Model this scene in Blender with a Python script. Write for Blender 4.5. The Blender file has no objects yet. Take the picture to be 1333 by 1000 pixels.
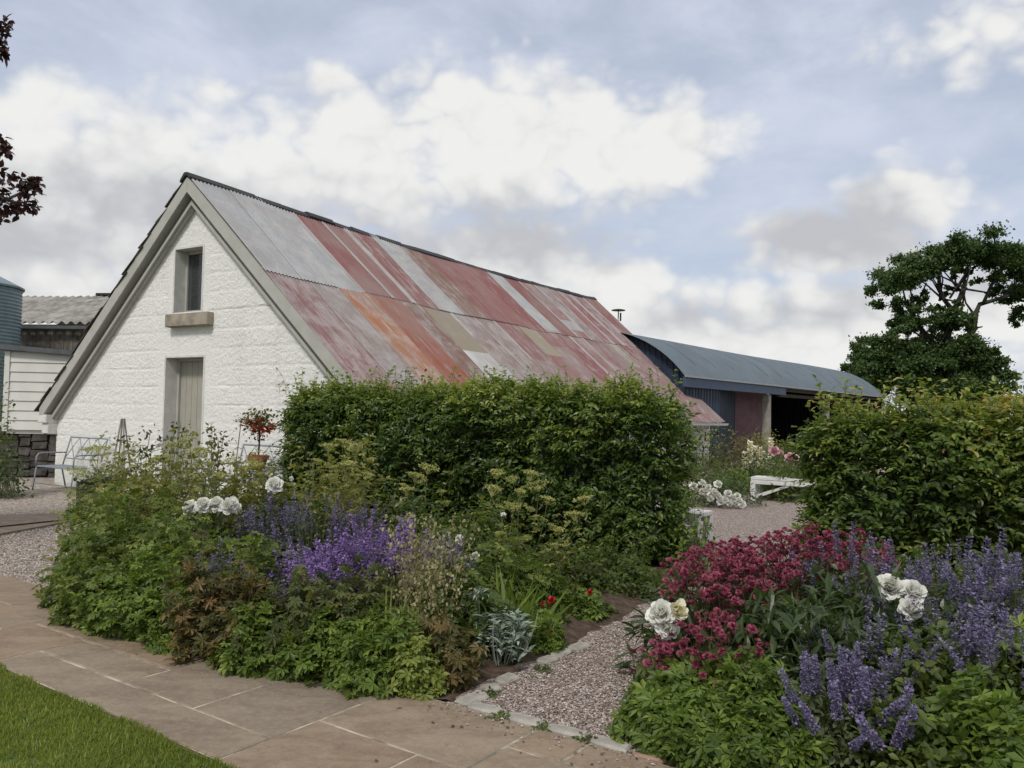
import bpy, bmesh, math, random
import numpy as np
from mathutils import Vector, Matrix

random.seed(5)
rng = np.random.default_rng(11)
SC = bpy.context.scene
COL = SC.collection

# ------------------------------------------------------------------ camera
F, PITCH, ROLL, EYE = 1046.0, 0.0375, 0.0195, 1.5
cp, sp, cr, sr = math.cos(PITCH), math.sin(PITCH), math.cos(ROLL), math.sin(ROLL)
_r = np.array([1, 0, 0.]); _u = np.array([0, -sp, cp]); _w = np.array([0, cp, sp])
RGT, UPV, FWD = cr * _r + sr * _u, -sr * _r + cr * _u, _w
cam = bpy.data.cameras.new('camera'); cam.sensor_width = 36; cam.lens = 36 * F / 1333
cam.clip_start = 0.05; cam.clip_end = 6000
co = bpy.data.objects.new('camera', cam); COL.objects.link(co)
m = Matrix.Identity(4)
for i in range(3):
    m[i][0] = RGT[i]; m[i][1] = UPV[i]; m[i][2] = -FWD[i]
m[2][3] = EYE
co.matrix_world = m
SC.camera = co

def ray(px, py): return FWD + (px - 666.5) / F * RGT - (py - 500) / F * UPV
def G(px, py, z=0.0):
    v = ray(px, py); t = (z - EYE) / v[2]
    return np.array([0, 0, EYE]) + t * v
def D(px, py, d):
    v = ray(px, py); return np.array([0, 0, EYE]) + v * (d / v[1])

# ------------------------------------------------------------------ node helpers
class NT:
    def __init__(s, tree): s.t = tree; s.n = tree.nodes; s.l = tree.links
    def new(s, typ, **kw):
        n = s.n.new(typ)
        for k, v in kw.items(): setattr(n, k, v)
        return n
    def put(s, sock, v):
        if isinstance(v, bpy.types.NodeSocket): s.l.new(v, sock)
        elif v is not None: sock.default_value = v
    def math(s, op, a, b=None, c=None, clamp=False):
        n = s.new('ShaderNodeMath', operation=op, use_clamp=clamp)
        for i, v in enumerate((a, b, c)):
            if v is not None: s.put(n.inputs[i], v)
        return n.outputs[0]
    def mix(s, f, a, b, blend='MIX'):
        n = s.new('ShaderNodeMix', data_type='RGBA', blend_type=blend)
        s.put(n.inputs[0], f); s.put(n.inputs[6], a); s.put(n.inputs[7], b)
        return n.outputs[2]
    def noise(s, vec, scale, detail=4, rough=.55, dist=0.0):
        n = s.new('ShaderNodeTexNoise'); s.put(n.inputs['Vector'], vec)
        n.inputs['Scale'].default_value = scale; n.inputs['Detail'].default_value = detail
        n.inputs['Roughness'].default_value = rough; n.inputs['Distortion'].default_value = dist
        return n.outputs[0]
    def smooth(s, v, lo, hi, a=0.0, b=1.0):
        n = s.new('ShaderNodeMapRange', interpolation_type='SMOOTHSTEP')
        s.put(n.inputs[0], v)
        for i, x in zip((1, 2, 3, 4), (lo, hi, a, b)): n.inputs[i].default_value = x
        return n.outputs[0]
    def ramp(s, v, stops):
        n = s.new('ShaderNodeValToRGB'); e = n.color_ramp.elements
        while len(e) < len(stops): e.new(.5)
        for k, (p, c) in enumerate(stops): e[k].position = p; e[k].color = (*c, 1)
        s.put(n.inputs[0], v); return n.outputs[0]
    def objco(s): return s.new('ShaderNodeTexCoord').outputs['Object']
    def scl(s, vec, sc):
        n = s.new('ShaderNodeMapping'); s.put(n.inputs[0], vec); n.inputs['Scale'].default_value = sc
        return n.outputs[0]
    def bump(s, h, strength, dist, normal=None):
        n = s.new('ShaderNodeBump'); n.inputs['Strength'].default_value = strength
        n.inputs['Distance'].default_value = dist; s.put(n.inputs['Height'], h)
        if normal is not None: s.put(n.inputs['Normal'], normal)
        return n.outputs[0]
    def attr(s, name): 
        n = s.new('ShaderNodeAttribute'); n.attribute_name = name; return n

def c4(c): return (c[0], c[1], c[2], 1)

# ------------------------------------------------------------------ world: daylight sky with broken cloud
W = bpy.data.worlds.new('World'); SC.world = W; W.use_nodes = True
SUN_EL, SUN_AZ = math.radians(50), math.radians(202)      # azimuth clockwise from +Y: behind the camera, a little to the left
t = NT(W.node_tree)
for n in list(t.n): t.n.remove(n)
out = t.new('ShaderNodeOutputWorld'); bg = t.new('ShaderNodeBackground')
t.l.new(bg.outputs[0], out.inputs[0])
sky = t.new('ShaderNodeTexSky', sky_type='NISHITA'); sky.sun_disc = False
sky.sun_elevation = SUN_EL; sky.sun_rotation = SUN_AZ; sky.air_density = 1.0; sky.dust_density = 1.5; sky.ozone_density = 1.5
SKY_S = 0.10
dirv = t.new('ShaderNodeTexCoord').outputs['Generated']
sx = t.new('ShaderNodeSeparateXYZ'); t.put(sx.inputs[0], dirv)
az = t.math('ARCTAN2', sx.outputs[0], sx.outputs[1]); el = t.math('ARCSINE', sx.outputs[2])
cv = t.new('ShaderNodeCombineXYZ'); t.put(cv.inputs[0], az); t.put(cv.inputs[1], t.math('MULTIPLY', el, 1.3))
n1 = t.noise(cv.outputs[0], 5.5, 12, .58, .12); n4 = t.noise(cv.outputs[0], 13.0, 10, .6, .15)
def puff(scale): return t.math('ABSOLUTE', t.math('SUBTRACT', t.noise(cv.outputs[0], scale, 2, .5, .1), .5))
b1 = t.math('SUBTRACT', .42 + .3, t.math('MULTIPLY', t.math('ADD', t.math('MULTIPLY', puff(8.0), 2.0), puff(19.0)), 1.5))
n2 = t.noise(cv.outputs[0], 2.1, 6, .55, .3)
n3 = t.noise(t.scl(cv.outputs[0], (1, 1.7, 1)), 4.2, 9, .6, .3)
def blobs(lst):
    acc = None
    for cx, cy, rx, ry, off in lst:
        v = ray(cx, cy); v = v / np.linalg.norm(v)
        a0, e0 = math.atan2(v[0], v[1]), math.asin(v[2])
        da = t.math('DIVIDE', t.math('SUBTRACT', az, a0), rx / F); de = t.math('DIVIDE', t.math('SUBTRACT', el, e0), ry / F)
        q = t.math('SQRT', t.math('ADD', t.math('MULTIPLY', da, da), t.math('MULTIPLY', de, de)))
        b = t.math('SUBTRACT', 1.0 + off, q)
        acc = b if acc is None else t.math('SMOOTH_MAX', acc, b, .25)
    return t.math('MAXIMUM', acc, -1.0)
mass = blobs([(30, 250, 200, 115, 0), (190, 235, 150, 105, 0), (330, 235, 150, 105, 0), (480, 225, 170, 95, 0), (650, 195, 170, 100, .1),
              (790, 200, 130, 85, .05), (870, 190, 70, 65, 0), (430, 105, 80, 40, -.45), (275, 120, 90, 45, -.4), (620, 130, 110, 45, -.1),
              (300, 340, 330, 60, 0), (620, 345, 260, 70, 0), (810, 370, 140, 50, 0), (1180, 262, 85, 50, -.05), (1090, 320, 150, 55, -.1),
              (700, 450, 900, 75, .1), (1150, 420, 330, 70, 0), (40, 370, 220, 70, 0), (1300, 30, 150, 70, -.3)])
greyb = blobs([(400, 300, 330, 40, 0), (690, 305, 240, 36, 0), (120, 330, 260, 36, 0), (880, 300, 100, 40, -.1), (1090, 300, 150, 40, 0), (1000, 405, 200, 26, -.25), (1250, 360, 150, 26, -.2)])
infield = t.smooth(blobs([(666, 250, 900, 380, 0)]), 0.0, .3)
elsewhere = t.math('MULTIPLY', t.math('SUBTRACT', n2, .43), 3.2)
val = t.math('ADD', t.math('MULTIPLY', mass, infield), t.math('MULTIPLY', elsewhere, t.math('SUBTRACT', 1.0, infield)))
dens = t.smooth(t.math('ADD', val, t.math('ADD', t.math('MULTIPLY', t.math('SUBTRACT', n1, .5), 1.9), t.math('MULTIPLY', t.math('SUBTRACT', .42, b1), .85))), -.22, .5)
streak = t.math('MULTIPLY', t.smooth(n3, .3, .75), .38)
veil = t.math('ADD', .6, streak, clamp=True)
shade = t.math('ADD', t.math('MULTIPLY', t.math('ADD', greyb, .15), .75), t.math('ADD', t.math('MULTIPLY', t.math('SUBTRACT', n1, .5), 2.2), t.math('ADD', t.math('MULTIPLY', t.math('SUBTRACT', n4, .5), .9), t.math('MULTIPLY', t.math('SUBTRACT', b1, .42), 1.3))))
ccol = t.mix(t.smooth(shade, -.75, .95), c4((.83, .83, .815)), c4((.51, .52, .55)))
skyc = t.mix(1.0, sky.outputs[0], c4((SKY_S,) * 3), 'MULTIPLY')
veiled = t.mix(veil, skyc, c4((.62, .67, .785)))
fin = t.mix(dens, veiled, ccol)
t.put(bg.inputs[0], fin); bg.inputs[1].default_value = 1.0

sun = bpy.data.lights.new('sun', 'SUN'); sun.energy = 2.4; sun.angle = math.radians(10); sun.color = (1, .95, .87)
so = bpy.data.objects.new('sun', sun); COL.objects.link(so)
sd = Vector((math.sin(SUN_AZ) * math.cos(SUN_EL), math.cos(SUN_AZ) * math.cos(SUN_EL), math.sin(SUN_EL)))
so.rotation_euler = sd.to_track_quat('Z', 'Y').to_euler()
SC.view_settings.view_transform = 'Standard'; SC.view_settings.look = 'None'
SC.view_settings.exposure = 0.06; SC.view_settings.gamma = 1.0
SC.cycles.max_bounces = 8; SC.cycles.transparent_max_bounces = 8

# ------------------------------------------------------------------ mesh helpers
def link(name, me, parent=None, mat=None):
    o = bpy.data.objects.new(name, me); COL.objects.link(o)
    if parent is not None: o.parent = parent
    if mat is not None and me is not None and not me.materials: me.materials.append(mat)
    return o
def np_mesh(name, V, loops, totals, tint=None, smooth=False, attrs=None):
    me = bpy.data.meshes.new(name)
    V = np.ascontiguousarray(V, dtype=np.float32); loops = np.ascontiguousarray(loops, dtype=np.int32); totals = np.asarray(totals, dtype=np.int32)
    me.vertices.add(len(V)); me.vertices.foreach_set('co', V.ravel())
    me.loops.add(len(loops)); me.loops.foreach_set('vertex_index', loops)
    me.polygons.add(len(totals))
    st = np.zeros(len(totals), dtype=np.int32); st[1:] = np.cumsum(totals)[:-1]
    me.polygons.foreach_set('loop_start', st)
    me.polygons.foreach_set('use_smooth', np.full(len(totals), bool(smooth)))
    if tint is not None:
        a = me.attributes.new('tint', 'FLOAT', 'FACE'); a.data.foreach_set('value', np.ascontiguousarray(tint, dtype=np.float32))
    for k, (typ, arr) in (attrs or {}).items():
        a = me.attributes.new(k, typ, 'FACE'); a.data.foreach_set('color' if 'COLOR' in typ else 'value', np.ascontiguousarray(arr, dtype=np.float32).ravel())
    me.update(calc_edges=True)
    return me
class Geo:
    """collects pieces (V, loops, totals, tint) into one mesh"""
    def __init__(s): s.V = []; s.L = []; s.T = []; s.C = []; s.n = 0
    def add(s, V, loops, totals, tint=0.5):
        V = np.asarray(V, dtype=float); totals = np.asarray(totals)
        s.V.append(V); s.L.append(np.asarray(loops) + s.n); s.T.append(totals)
        s.C.append(np.broadcast_to(np.asarray(tint, dtype=float), (len(totals),))); s.n += len(V)
        return s
    def faces(s, V, F_, tint=0.5): return s.add(V, [i for f in F_ for i in f], [len(f) for f in F_], tint)
    def box(s, a, b, tint=.5, M=None):
        x0, y0, z0 = a; x1, y1, z1 = b
        V = np.array([(x0, y0, z0), (x1, y0, z0), (x1, y1, z0), (x0, y1, z0), (x0, y0, z1), (x1, y0, z1), (x1, y1, z1), (x0, y1, z1)], float)
        if M is not None: V = V @ np.asarray(M)[:3, :3].T + np.asarray(M)[:3, 3]
        return s.faces(V, [(0, 3, 2, 1), (4, 5, 6, 7), (0, 1, 5, 4), (1, 2, 6, 5), (2, 3, 7, 6), (3, 0, 4, 7)], tint)
    def prism(s, poly, ext, tint=.5):
        P = np.asarray(poly, float); n = len(P); V = np.vstack([P, P + np.asarray(ext, float)])
        return s.faces(V, [tuple(range(n))[::-1], tuple(range(n, 2 * n))] + [(i, (i + 1) % n, n + (i + 1) % n, n + i) for i in range(n)], tint)
    def tube(s, pts, radii, n=8, tint=.5, cap=True):
        P = np.asarray(pts, float); k = len(P); R = np.broadcast_to(np.asarray(radii, float), (k,))
        Tn = np.gradient(P, axis=0); V = []; ref = np.array([.31, .77, .55])
        for i in range(k):
            d = Tn[i] / (np.linalg.norm(Tn[i]) + 1e-9)
            a = np.cross(d, ref)
            if np.linalg.norm(a) < .1: a = np.cross(d, [1, 0, 0])
            a /= np.linalg.norm(a); b = np.cross(d, a)
            for j in range(n):
                q = 2 * math.pi * j / n; V.append(P[i] + R[i] * (math.cos(q) * a + math.sin(q) * b))
        Fs = [(i * n + j, i * n + (j + 1) % n, (i + 1) * n + (j + 1) % n, (i + 1) * n + j) for i in range(k - 1) for j in range(n)]
        if cap: Fs += [tuple(range(n))[::-1], tuple(range((k - 1) * n, k * n))]
        return s.faces(np.array(V), Fs, tint)
    def lathe(s, prof, n=24, c=(0, 0, 0), tint=.5):
        V = [(c[0] + r * math.cos(2 * math.pi * j / n), c[1] + r * math.sin(2 * math.pi * j / n), c[2] + z) for r, z in prof for j in range(n)]
        k = len(prof)
        Fs = [(i * n + j, i * n + (j + 1) % n, (i + 1) * n + (j + 1) % n, (i + 1) * n + j) for i in range(k - 1) for j in range(n)]
        Fs += [tuple(range(n))[::-1], tuple(range((k - 1) * n, k * n))]
        return s.faces(np.array(V), Fs, tint)
    def mesh(s, name, smooth=False, bevel=0):
        me = np_mesh(name, np.vstack(s.V), np.concatenate(s.L), np.concatenate(s.T), np.concatenate(s.C), smooth)
        if bevel:
            bm = bmesh.new(); bm.from_mesh(me)
            bmesh.ops.bevel(bm, geom=[e for e in bm.edges if len(e.link_faces) == 2 and e.calc_face_angle(0) > .6], offset=bevel, segments=2, affect='EDGES', clamp_overlap=True)
            bm.to_mesh(me); bm.free()
        return me
    def obj(s, name, mat, parent=None, smooth=False, bevel=0): return link(name, s.mesh(name, smooth, bevel), parent, mat)

def thing(name, label, cat, loc=(0, 0, 0), rz=0.0, group=None):
    o = bpy.data.objects.new(name, None); COL.objects.link(o); o.empty_display_size = .2
    o.location = loc; o.rotation_euler = (0, 0, rz); return tag(o, label, cat, group)
def tag(o, label, cat, group=None):
    o['label'] = label; o['category'] = cat
    if group: o['group'] = group
    return o
def kind(o, k): o['kind'] = k; return o
def copy_tree(o, parent=None):
    c = o.copy(); COL.objects.link(c)
    if parent is not None: c.parent = parent
    for ch in list(o.children): copy_tree(ch, c)
    return c

def _h(a):
    a = (a ^ 61) ^ (a >> 16); a = a + (a << 3); a = a ^ (a >> 4); a = (a * 0x27d4eb2d) & 0xffffffff; return a ^ (a >> 15)
def vnoise(P, seed=0):
    P = np.asarray(P, float); I = np.floor(P).astype(np.int64); f = P - I; f = f * f * (3 - 2 * f); o = np.zeros(len(P))
    for dx in (0, 1):
        for dy in (0, 1):
            for dz in (0, 1):
                h = _h(((I[:, 0] + dx) * 73856093 ^ (I[:, 1] + dy) * 19349663 ^ (I[:, 2] + dz) * 83492791 ^ seed * 7919) & 0xffffffff)
                w = (f[:, 0] if dx else 1 - f[:, 0]) * (f[:, 1] if dy else 1 - f[:, 1]) * (f[:, 2] if dz else 1 - f[:, 2])
                o += w * (h & 0xffff) / 65535.0
    return o
def nrm(A): return A / (np.linalg.norm(A, axis=-1, keepdims=True) + 1e-9)

# leaf templates: length 1 along +y, face up +z
def T(V, Fs): return np.array(V, float), Fs
OVATE = T([(0, 0, 0), (0, .5, -.03), (0, 1, -.12), (-.3, .3, .07), (-.24, .65, .03), (.3, .3, .07), (.24, .65, .03)],
          [(0, 1, 4, 3), (1, 2, 4), (0, 5, 6, 1), (1, 6, 2)])
LANCE = T([(0, 0, 0), (-.09, .3, .06), (.09, .3, .06), (-.1, .6, .05), (.1, .6, .05), (0, 1, -.1), (0, .3, .02), (0, .6, 0)],
          [(0, 6, 1), (0, 2, 6), (1, 6, 7, 3), (6, 2, 4, 7), (3, 7, 5), (7, 4, 5)])
def lobed(n=5, spread=2.1, inner=.42, lens=None):
    V = [(0, 0, 0)]; Fs = []
    for k in range(n):
        a = (k - (n - 1) / 2) * spread / (n - 1) * 1.0; L = lens[k] if lens else 1 - .12 * abs(k - (n - 1) / 2)
        w = spread / (n - 1) * .62
        i = len(V)
        V += [(math.sin(a - w * .62) * inner * 1.25, math.cos(a - w * .62) * inner * 1.25, .05), (math.sin(a) * L, math.cos(a) * L, -.09), (math.sin(a + w * .62) * inner * 1.25, math.cos(a + w * .62) * inner * 1.25, .05)]
        Fs.append((0, i + 2, i + 1, i))
    return T(V, Fs)
LOBED = lobed(5, 3.4, .5)
STAR = lobed(7, 4.6, .42)
STAR5 = lobed(5, 3.6, .46, [.7, .9, 1, .9, .7])
TREFOIL = lobed(3, 2.2, .5)
QUADLEAF = T([(-.35, 0, 0), (.35, 0, 0), (.3, 1, .1), (-.3, 1, -.1)], [(0, 1, 2, 3)])
BLADE = T([(-.035, 0, 0), (.035, 0, 0), (.028, .5, .1), (-.028, .5, .1), (0, 1, .0)], [(0, 1, 2, 3), (3, 2, 4)])
PETAL = T([(-.12, 0, 0), (.12, 0, 0), (-.46, .5, .14), (0, .5, .0), (.46, .5, .14), (-.28, .98, .22), (.02, 1.08, .14), (.3, .96, .23)],
          [(0, 1, 3), (0, 3, 2), (1, 4, 3), (2, 3, 6, 5), (3, 4, 7, 6)])

def scatter(tmpl, P, A, U, S, tint):
    V, Fs = tmpl; n = len(P); A = nrm(A); X = nrm(np.cross(A, U)); Z = np.cross(X, A)
    S = np.asarray(S, float)
    if S.ndim == 0: S = np.full(n, float(S))
    S = S[:, None, None]
    VV = P[:, None, :] + S * (X[:, None, :] * V[None, :, 0:1] + A[:, None, :] * V[None, :, 1:2] + Z[:, None, :] * V[None, :, 2:3])
    lt = np.array([i for f in Fs for i in f]); tot = np.array([len(f) for f in Fs])
    loops = (lt[None, :] + (np.arange(n) * len(V))[:, None]).ravel()
    tint = np.broadcast_to(np.asarray(tint, float), (n,))
    return VV.reshape(-1, 3), loops, np.tile(tot, n), np.repeat(tint, len(Fs))
def rdir(n):
    v = rng.normal(size=(n, 3)); return nrm(v)
def stems(P0, P1, r, bend=.06, seg=4, tint=None):
    """thin three-sided stems from P0 to P1"""
    n = len(P0); s = np.linspace(0, 1, seg + 1); off = rng.normal(size=(n, 3)) * bend * np.linalg.norm(P1 - P0, axis=1)[:, None]; off[:, 2] *= .3
    C = P0[:, None] * (1 - s)[None, :, None] + P1[:, None] * s[None, :, None] + off[:, None] * (s * (1 - s) * 4)[None, :, None]
    ang = np.array([0, 2.1, 4.2]); ring = np.stack([np.cos(ang), np.sin(ang), 0 * ang], 1)
    rr = np.broadcast_to(np.asarray(r, float), (n,))[:, None] * (1 - .45 * s)[None]
    V = C[:, :, None, :] + rr[:, :, None, None] * ring[None, None]
    f = [(i * 3 + j, i * 3 + (j + 1) % 3, i * 3 + 3 + (j + 1) % 3, i * 3 + 3 + j) for i in range(seg) for j in range(3)]
    lt = np.array(f).ravel(); k = (seg + 1) * 3
    loops = (lt[None] + (np.arange(n) * k)[:, None]).ravel()
    t_ = rng.random(n) if tint is None else np.broadcast_to(tint, (n,))
    return (V.reshape(-1, 3), loops, np.full(n * len(f), 4), np.repeat(t_, len(f))), C

# ------------------------------------------------------------------ materials
MATS = {}
def newmat(name):
    m = bpy.data.materials.new(name); m.use_nodes = True; MATS[name] = m
    t = NT(m.node_tree); b = t.n['Principled BSDF']; return m, t, b
def plain(name, col, rough=.7, metal=0, var=.15, scale=6, bump=.0, bscale=60, spec=.3):
    m, t, b = newmat(name); o = t.objco()
    n = t.noise(o, scale, 6, .6)
    c = t.mix(t.smooth(n, .3, .7), c4([x * (1 - var) for x in col]), c4([min(1, x * (1 + var)) for x in col]))
    t.put(b.inputs['Base Color'], c); b.inputs['Roughness'].default_value = rough; b.inputs['Metallic'].default_value = metal
    b.inputs['Specular IOR Level'].default_value = spec
    if bump: t.put(b.inputs['Normal'], t.bump(t.noise(o, bscale, 5, .6), bump, .01))
    return m
def leafmat(name, stops, rough=.5, transl=.38, spec=.35, tr=None):
    tr_ = tr or ((1, 1, 1) if 'petal' in name else (1.5, 1.6, .8))
    m, t, b = newmat(name); a = t.attr('tint').outputs['Fac']
    o = t.objco()
    v = t.math('ADD', a, t.math('MULTIPLY', t.math('SUBTRACT', t.noise(o, 9, 3), .5), .35), clamp=True)
    c = t.ramp(v, stops)
    t.put(b.inputs['Base Color'], c); b.inputs['Roughness'].default_value = rough; b.inputs['Specular IOR Level'].default_value = spec
    tr = t.new('ShaderNodeBsdfTranslucent'); t.put(tr.inputs[0], t.mix(1.0, c, c4(tr_), 'MULTIPLY'))
    mx = t.new('ShaderNodeMixShader'); mx.inputs[0].default_value = transl
    t.l.new(b.outputs[0], mx.inputs[1]); t.l.new(tr.outputs[0], mx.inputs[2])
    t.l.new(mx.outputs[0], t.n['Material Output'].inputs[0])
    return m
def ramp3(a, b, c): return [(0, a), (.5, b), (1, c)]

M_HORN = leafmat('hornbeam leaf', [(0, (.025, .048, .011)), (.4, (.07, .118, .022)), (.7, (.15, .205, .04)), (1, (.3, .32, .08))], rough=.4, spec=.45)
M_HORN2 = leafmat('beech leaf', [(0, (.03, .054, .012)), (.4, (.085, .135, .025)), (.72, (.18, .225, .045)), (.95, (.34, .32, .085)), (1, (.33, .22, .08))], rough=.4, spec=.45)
M_TWIG = plain('twig bark', (.05, .042, .03), .9)
M_OAKLEAF = leafmat('oak leaf', ramp3((.025, .05, .016), (.06, .1, .03), (.11, .165, .05)), transl=.35)
M_OAKBARK = plain('oak bark', (.04, .036, .032), .95, var=.4, scale=1)
M_BARK = plain('tree bark', (.075, .068, .06), .95, var=.4, scale=3, bump=.5, bscale=12)
M_COPPER = leafmat('copper leaf', ramp3((.022, .012, .014), (.04, .017, .02), (.08, .03, .03)), transl=.2)
M_LUSH = leafmat('lush green leaf', ramp3((.055, .09, .016), (.11, .165, .03), (.2, .265, .05)))
M_MID = leafmat('mid green leaf', ramp3((.035, .055, .013), (.075, .11, .025), (.14, .18, .04)))
M_DARK = leafmat('dark glossy leaf', ramp3((.022, .04, .014), (.045, .072, .024), (.085, .12, .04)), rough=.38, spec=.5)
M_LIME = leafmat('lime leaf', ramp3((.1, .14, .03), (.19, .23, .05), (.3, .33, .09)))
M_OLIVE = leafmat('olive leaf', ramp3((.075, .085, .022), (.17, .175, .045), (.3, .29, .085)))
M_BRONZE = leafmat('bronze leaf', ramp3((.05, .055, .02), (.1, .095, .033), (.23, .14, .06)))
M_BRONZE2 = leafmat('dark bronze star leaf', ramp3((.04, .058, .018), (.085, .105, .03), (.16, .15, .05)))
M_GREY = leafmat('grey green leaf', ramp3((.045, .062, .03), (.09, .11, .05), (.14, .165, .08)))
M_SILVER = leafmat('silver felted leaf', ramp3((.16, .2, .16), (.25, .3, .25), (.36, .41, .35)), rough=.9, transl=.1, spec=.1)
M_STRAW = leafmat('straw spikelet', ramp3((.19, .17, .09), (.28, .25, .14), (.4, .37, .23)))
M_STEM = leafmat('green stem', ramp3((.06, .09, .03), (.1, .13, .045), (.14, .13, .06)), transl=.05)
M_RSTEM = leafmat('red brown stem', ramp3((.06, .04, .025), (.1, .07, .04), (.13, .1, .05)), transl=.05)
M_PEONY = leafmat('white petal', ramp3((.76, .76, .68), (.84, .84, .8), (.87, .87, .85)), rough=.6, transl=.4)
M_CREAM = leafmat('cream petal', ramp3((.76, .7, .45), (.82, .79, .6), (.85, .84, .72)), rough=.6, transl=.35)
M_PINK = leafmat('pink petal', ramp3((.6, .3, .38), (.7, .42, .48), (.78, .55, .58)), rough=.6, transl=.3)
M_PURPLE = leafmat('violet petal', ramp3((.13, .075, .23), (.23, .14, .37), (.37, .27, .5)), rough=.6, transl=.3)
M_NEPETA = leafmat('lavender blue petal', ramp3((.095, .08, .16), (.165, .14, .26), (.28, .25, .38)), rough=.6, transl=.3)
M_DUSKY = leafmat('dusky violet petal', ramp3((.08, .065, .13), (.13, .11, .2), (.2, .175, .29)), rough=.6, transl=.3)
M_CRIM = leafmat('crimson petal', ramp3((.13, .018, .042), (.225, .035, .072), (.37, .105, .155)), rough=.6, transl=.25)
M_RED = leafmat('red petal', ramp3((.3, .01, .015), (.45, .02, .03), (.55, .05, .05)), rough=.5, transl=.25)
M_OLIVEG = leafmat('olive green leaf', ramp3((.05, .078, .016), (.105, .148, .03), (.21, .245, .06)))
M_UMBEL = leafmat('lime umbel', ramp3((.2, .21, .06), (.32, .32, .1), (.44, .42, .16)), transl=.15)
M_FUCH = leafmat('fuchsia red', ramp3((.28, .04, .04), (.42, .07, .06), (.5, .14, .1)))

# rough whitewashed stone
def wallmat():
    m, t, b = newmat('whitewashed stone'); o = t.objco()
    n = t.noise(o, 22, 8, .7); n2 = t.noise(o, 1.3, 5, .6); n3 = t.noise(o, 70, 4, .7)
    c = t.mix(t.smooth(n, .25, .6), c4((.70, .70, .68)), c4((.82, .82, .80)))
    c = t.mix(t.math('MULTIPLY', t.smooth(n2, .52, .75), .35), c, c4((.62, .6, .55)))
    c = t.mix(t.math('MULTIPLY', t.smooth(n3, .66, .74), .35), c, c4((.5, .49, .46)))
    t.put(b.inputs['Base Color'], c); b.inputs['Roughness'].default_value = .75; b.inputs['Specular IOR Level'].default_value = .25
    sep = t.new('ShaderNodeSeparateXYZ'); t.put(sep.inputs[0], o)
    dirt = t.math('MULTIPLY', t.smooth(t.math('SUBTRACT', t.math('MULTIPLY', n2, 1.6), sep.outputs[2]), -.1, .9), .5)
    c2 = t.mix(dirt, c, c4((.42, .43, .36))); st = t.noise(t.scl(o, (3.5, 3.5, .35)), 1.0, 6, .6)
    c2 = t.mix(t.math('MULTIPLY', t.smooth(st, .58, .78), .22), c2, c4((.5, .5, .46)))
    t.put(b.inputs['Base Color'], c2)
    h = t.math('ADD', t.math('MULTIPLY', n, .6), t.math('MULTIPLY', n3, .4))
    t.put(b.inputs['Normal'], t.bump(h, .9, .045)); return m
M_WALL = wallmat()
M_SAGE = plain('sage paint', (.37, .368, .34), .55, var=.07, scale=3)
M_SAGED = plain('sage door paint', (.32, .31, .268), .55, var=.06, scale=4)
M_REVEAL = plain('grey reveal paint', (.56, .56, .54), .7, var=.1, bump=.3, bscale=25)
M_SILL = plain('bare sandstone', (.27, .24, .195), .9, var=.3, scale=5, bump=.5, bscale=40)
M_SLATE = plain('mossy slate', (.06, .058, .052), .85, var=.5, scale=3, bump=.4, bscale=20)
M_RIDGE = plain('tarred ridge', (.028, .028, .03), .6, var=.4, scale=2)
M_WHITE = plain('white gutter paint', (.62, .63, .62), .5, var=.06)
M_BLACK = plain('black iron', (.02, .02, .022), .5)
def glassmat():
    m, t, b = newmat('window glass'); o = t.objco()
    b.inputs['Base Color'].default_value = (.55, .6, .63, 1); b.inputs['Roughness'].default_value = .03; b.inputs['Transmission Weight'].default_value = .95; b.inputs['IOR'].default_value = 1.3
    return m
M_GLASS = glassmat()
M_CURT = plain('grey blind', (.3, .33, .38), .8, var=.1, scale=9)

def roofmat():
    m, t, b = newmat('painted corrugated iron'); o = t.objco()
    p = t.attr('paint').outputs['Color']; w = t.attr('wear').outputs['Fac']
    streak = t.noise(t.scl(o, (1.1, 14, 1.1)), 1.0, 7, .65, .3)
    blot = t.noise(o, 2.3, 8, .68, .5); fine = t.noise(t.scl(o, (4, 40, 4)), 1.0, 4, .6)
    k = t.math('ADD', t.math('MULTIPLY', t.math('ADD', streak, blot), .5), t.math('MULTIPLY', t.math('SUBTRACT', fine, .5), .25))
    worn = t.smooth(t.math('ADD', k, t.math('SUBTRACT', w, .46)), .4, .62)
    metal = t.mix(t.smooth(blot, .3, .7), c4((.22, .225, .235)), c4((.4, .41, .41)))
    wide = t.noise(o, .9, 6, .6, .4); dull = t.mix(t.math('MULTIPLY', t.smooth(t.math('ADD', t.math('MULTIPLY', wide, .6), t.math('MULTIPLY', streak, .4)), .38, .62), .6), p, c4((.225, .18, .17)))
    c = t.mix(t.math('MULTIPLY', worn, .5), dull, metal)
    rust = t.math('MULTIPLY', t.smooth(t.math('ADD', t.math('MULTIPLY', blot, .6), t.math('MULTIPLY', streak, .4)), .56, .7), .45)
    c = t.mix(t.math('MULTIPLY', rust, .95), c, c4((.2, .085, .04)))
    t.put(b.inputs['Base Color'], c); b.inputs['Roughness'].default_value = .68; b.inputs['Specular IOR Level'].default_value = .3
    t.put(b.inputs['Normal'], t.bump(fine, .15, .004)); return m
M_ROOF = roofmat()

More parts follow.
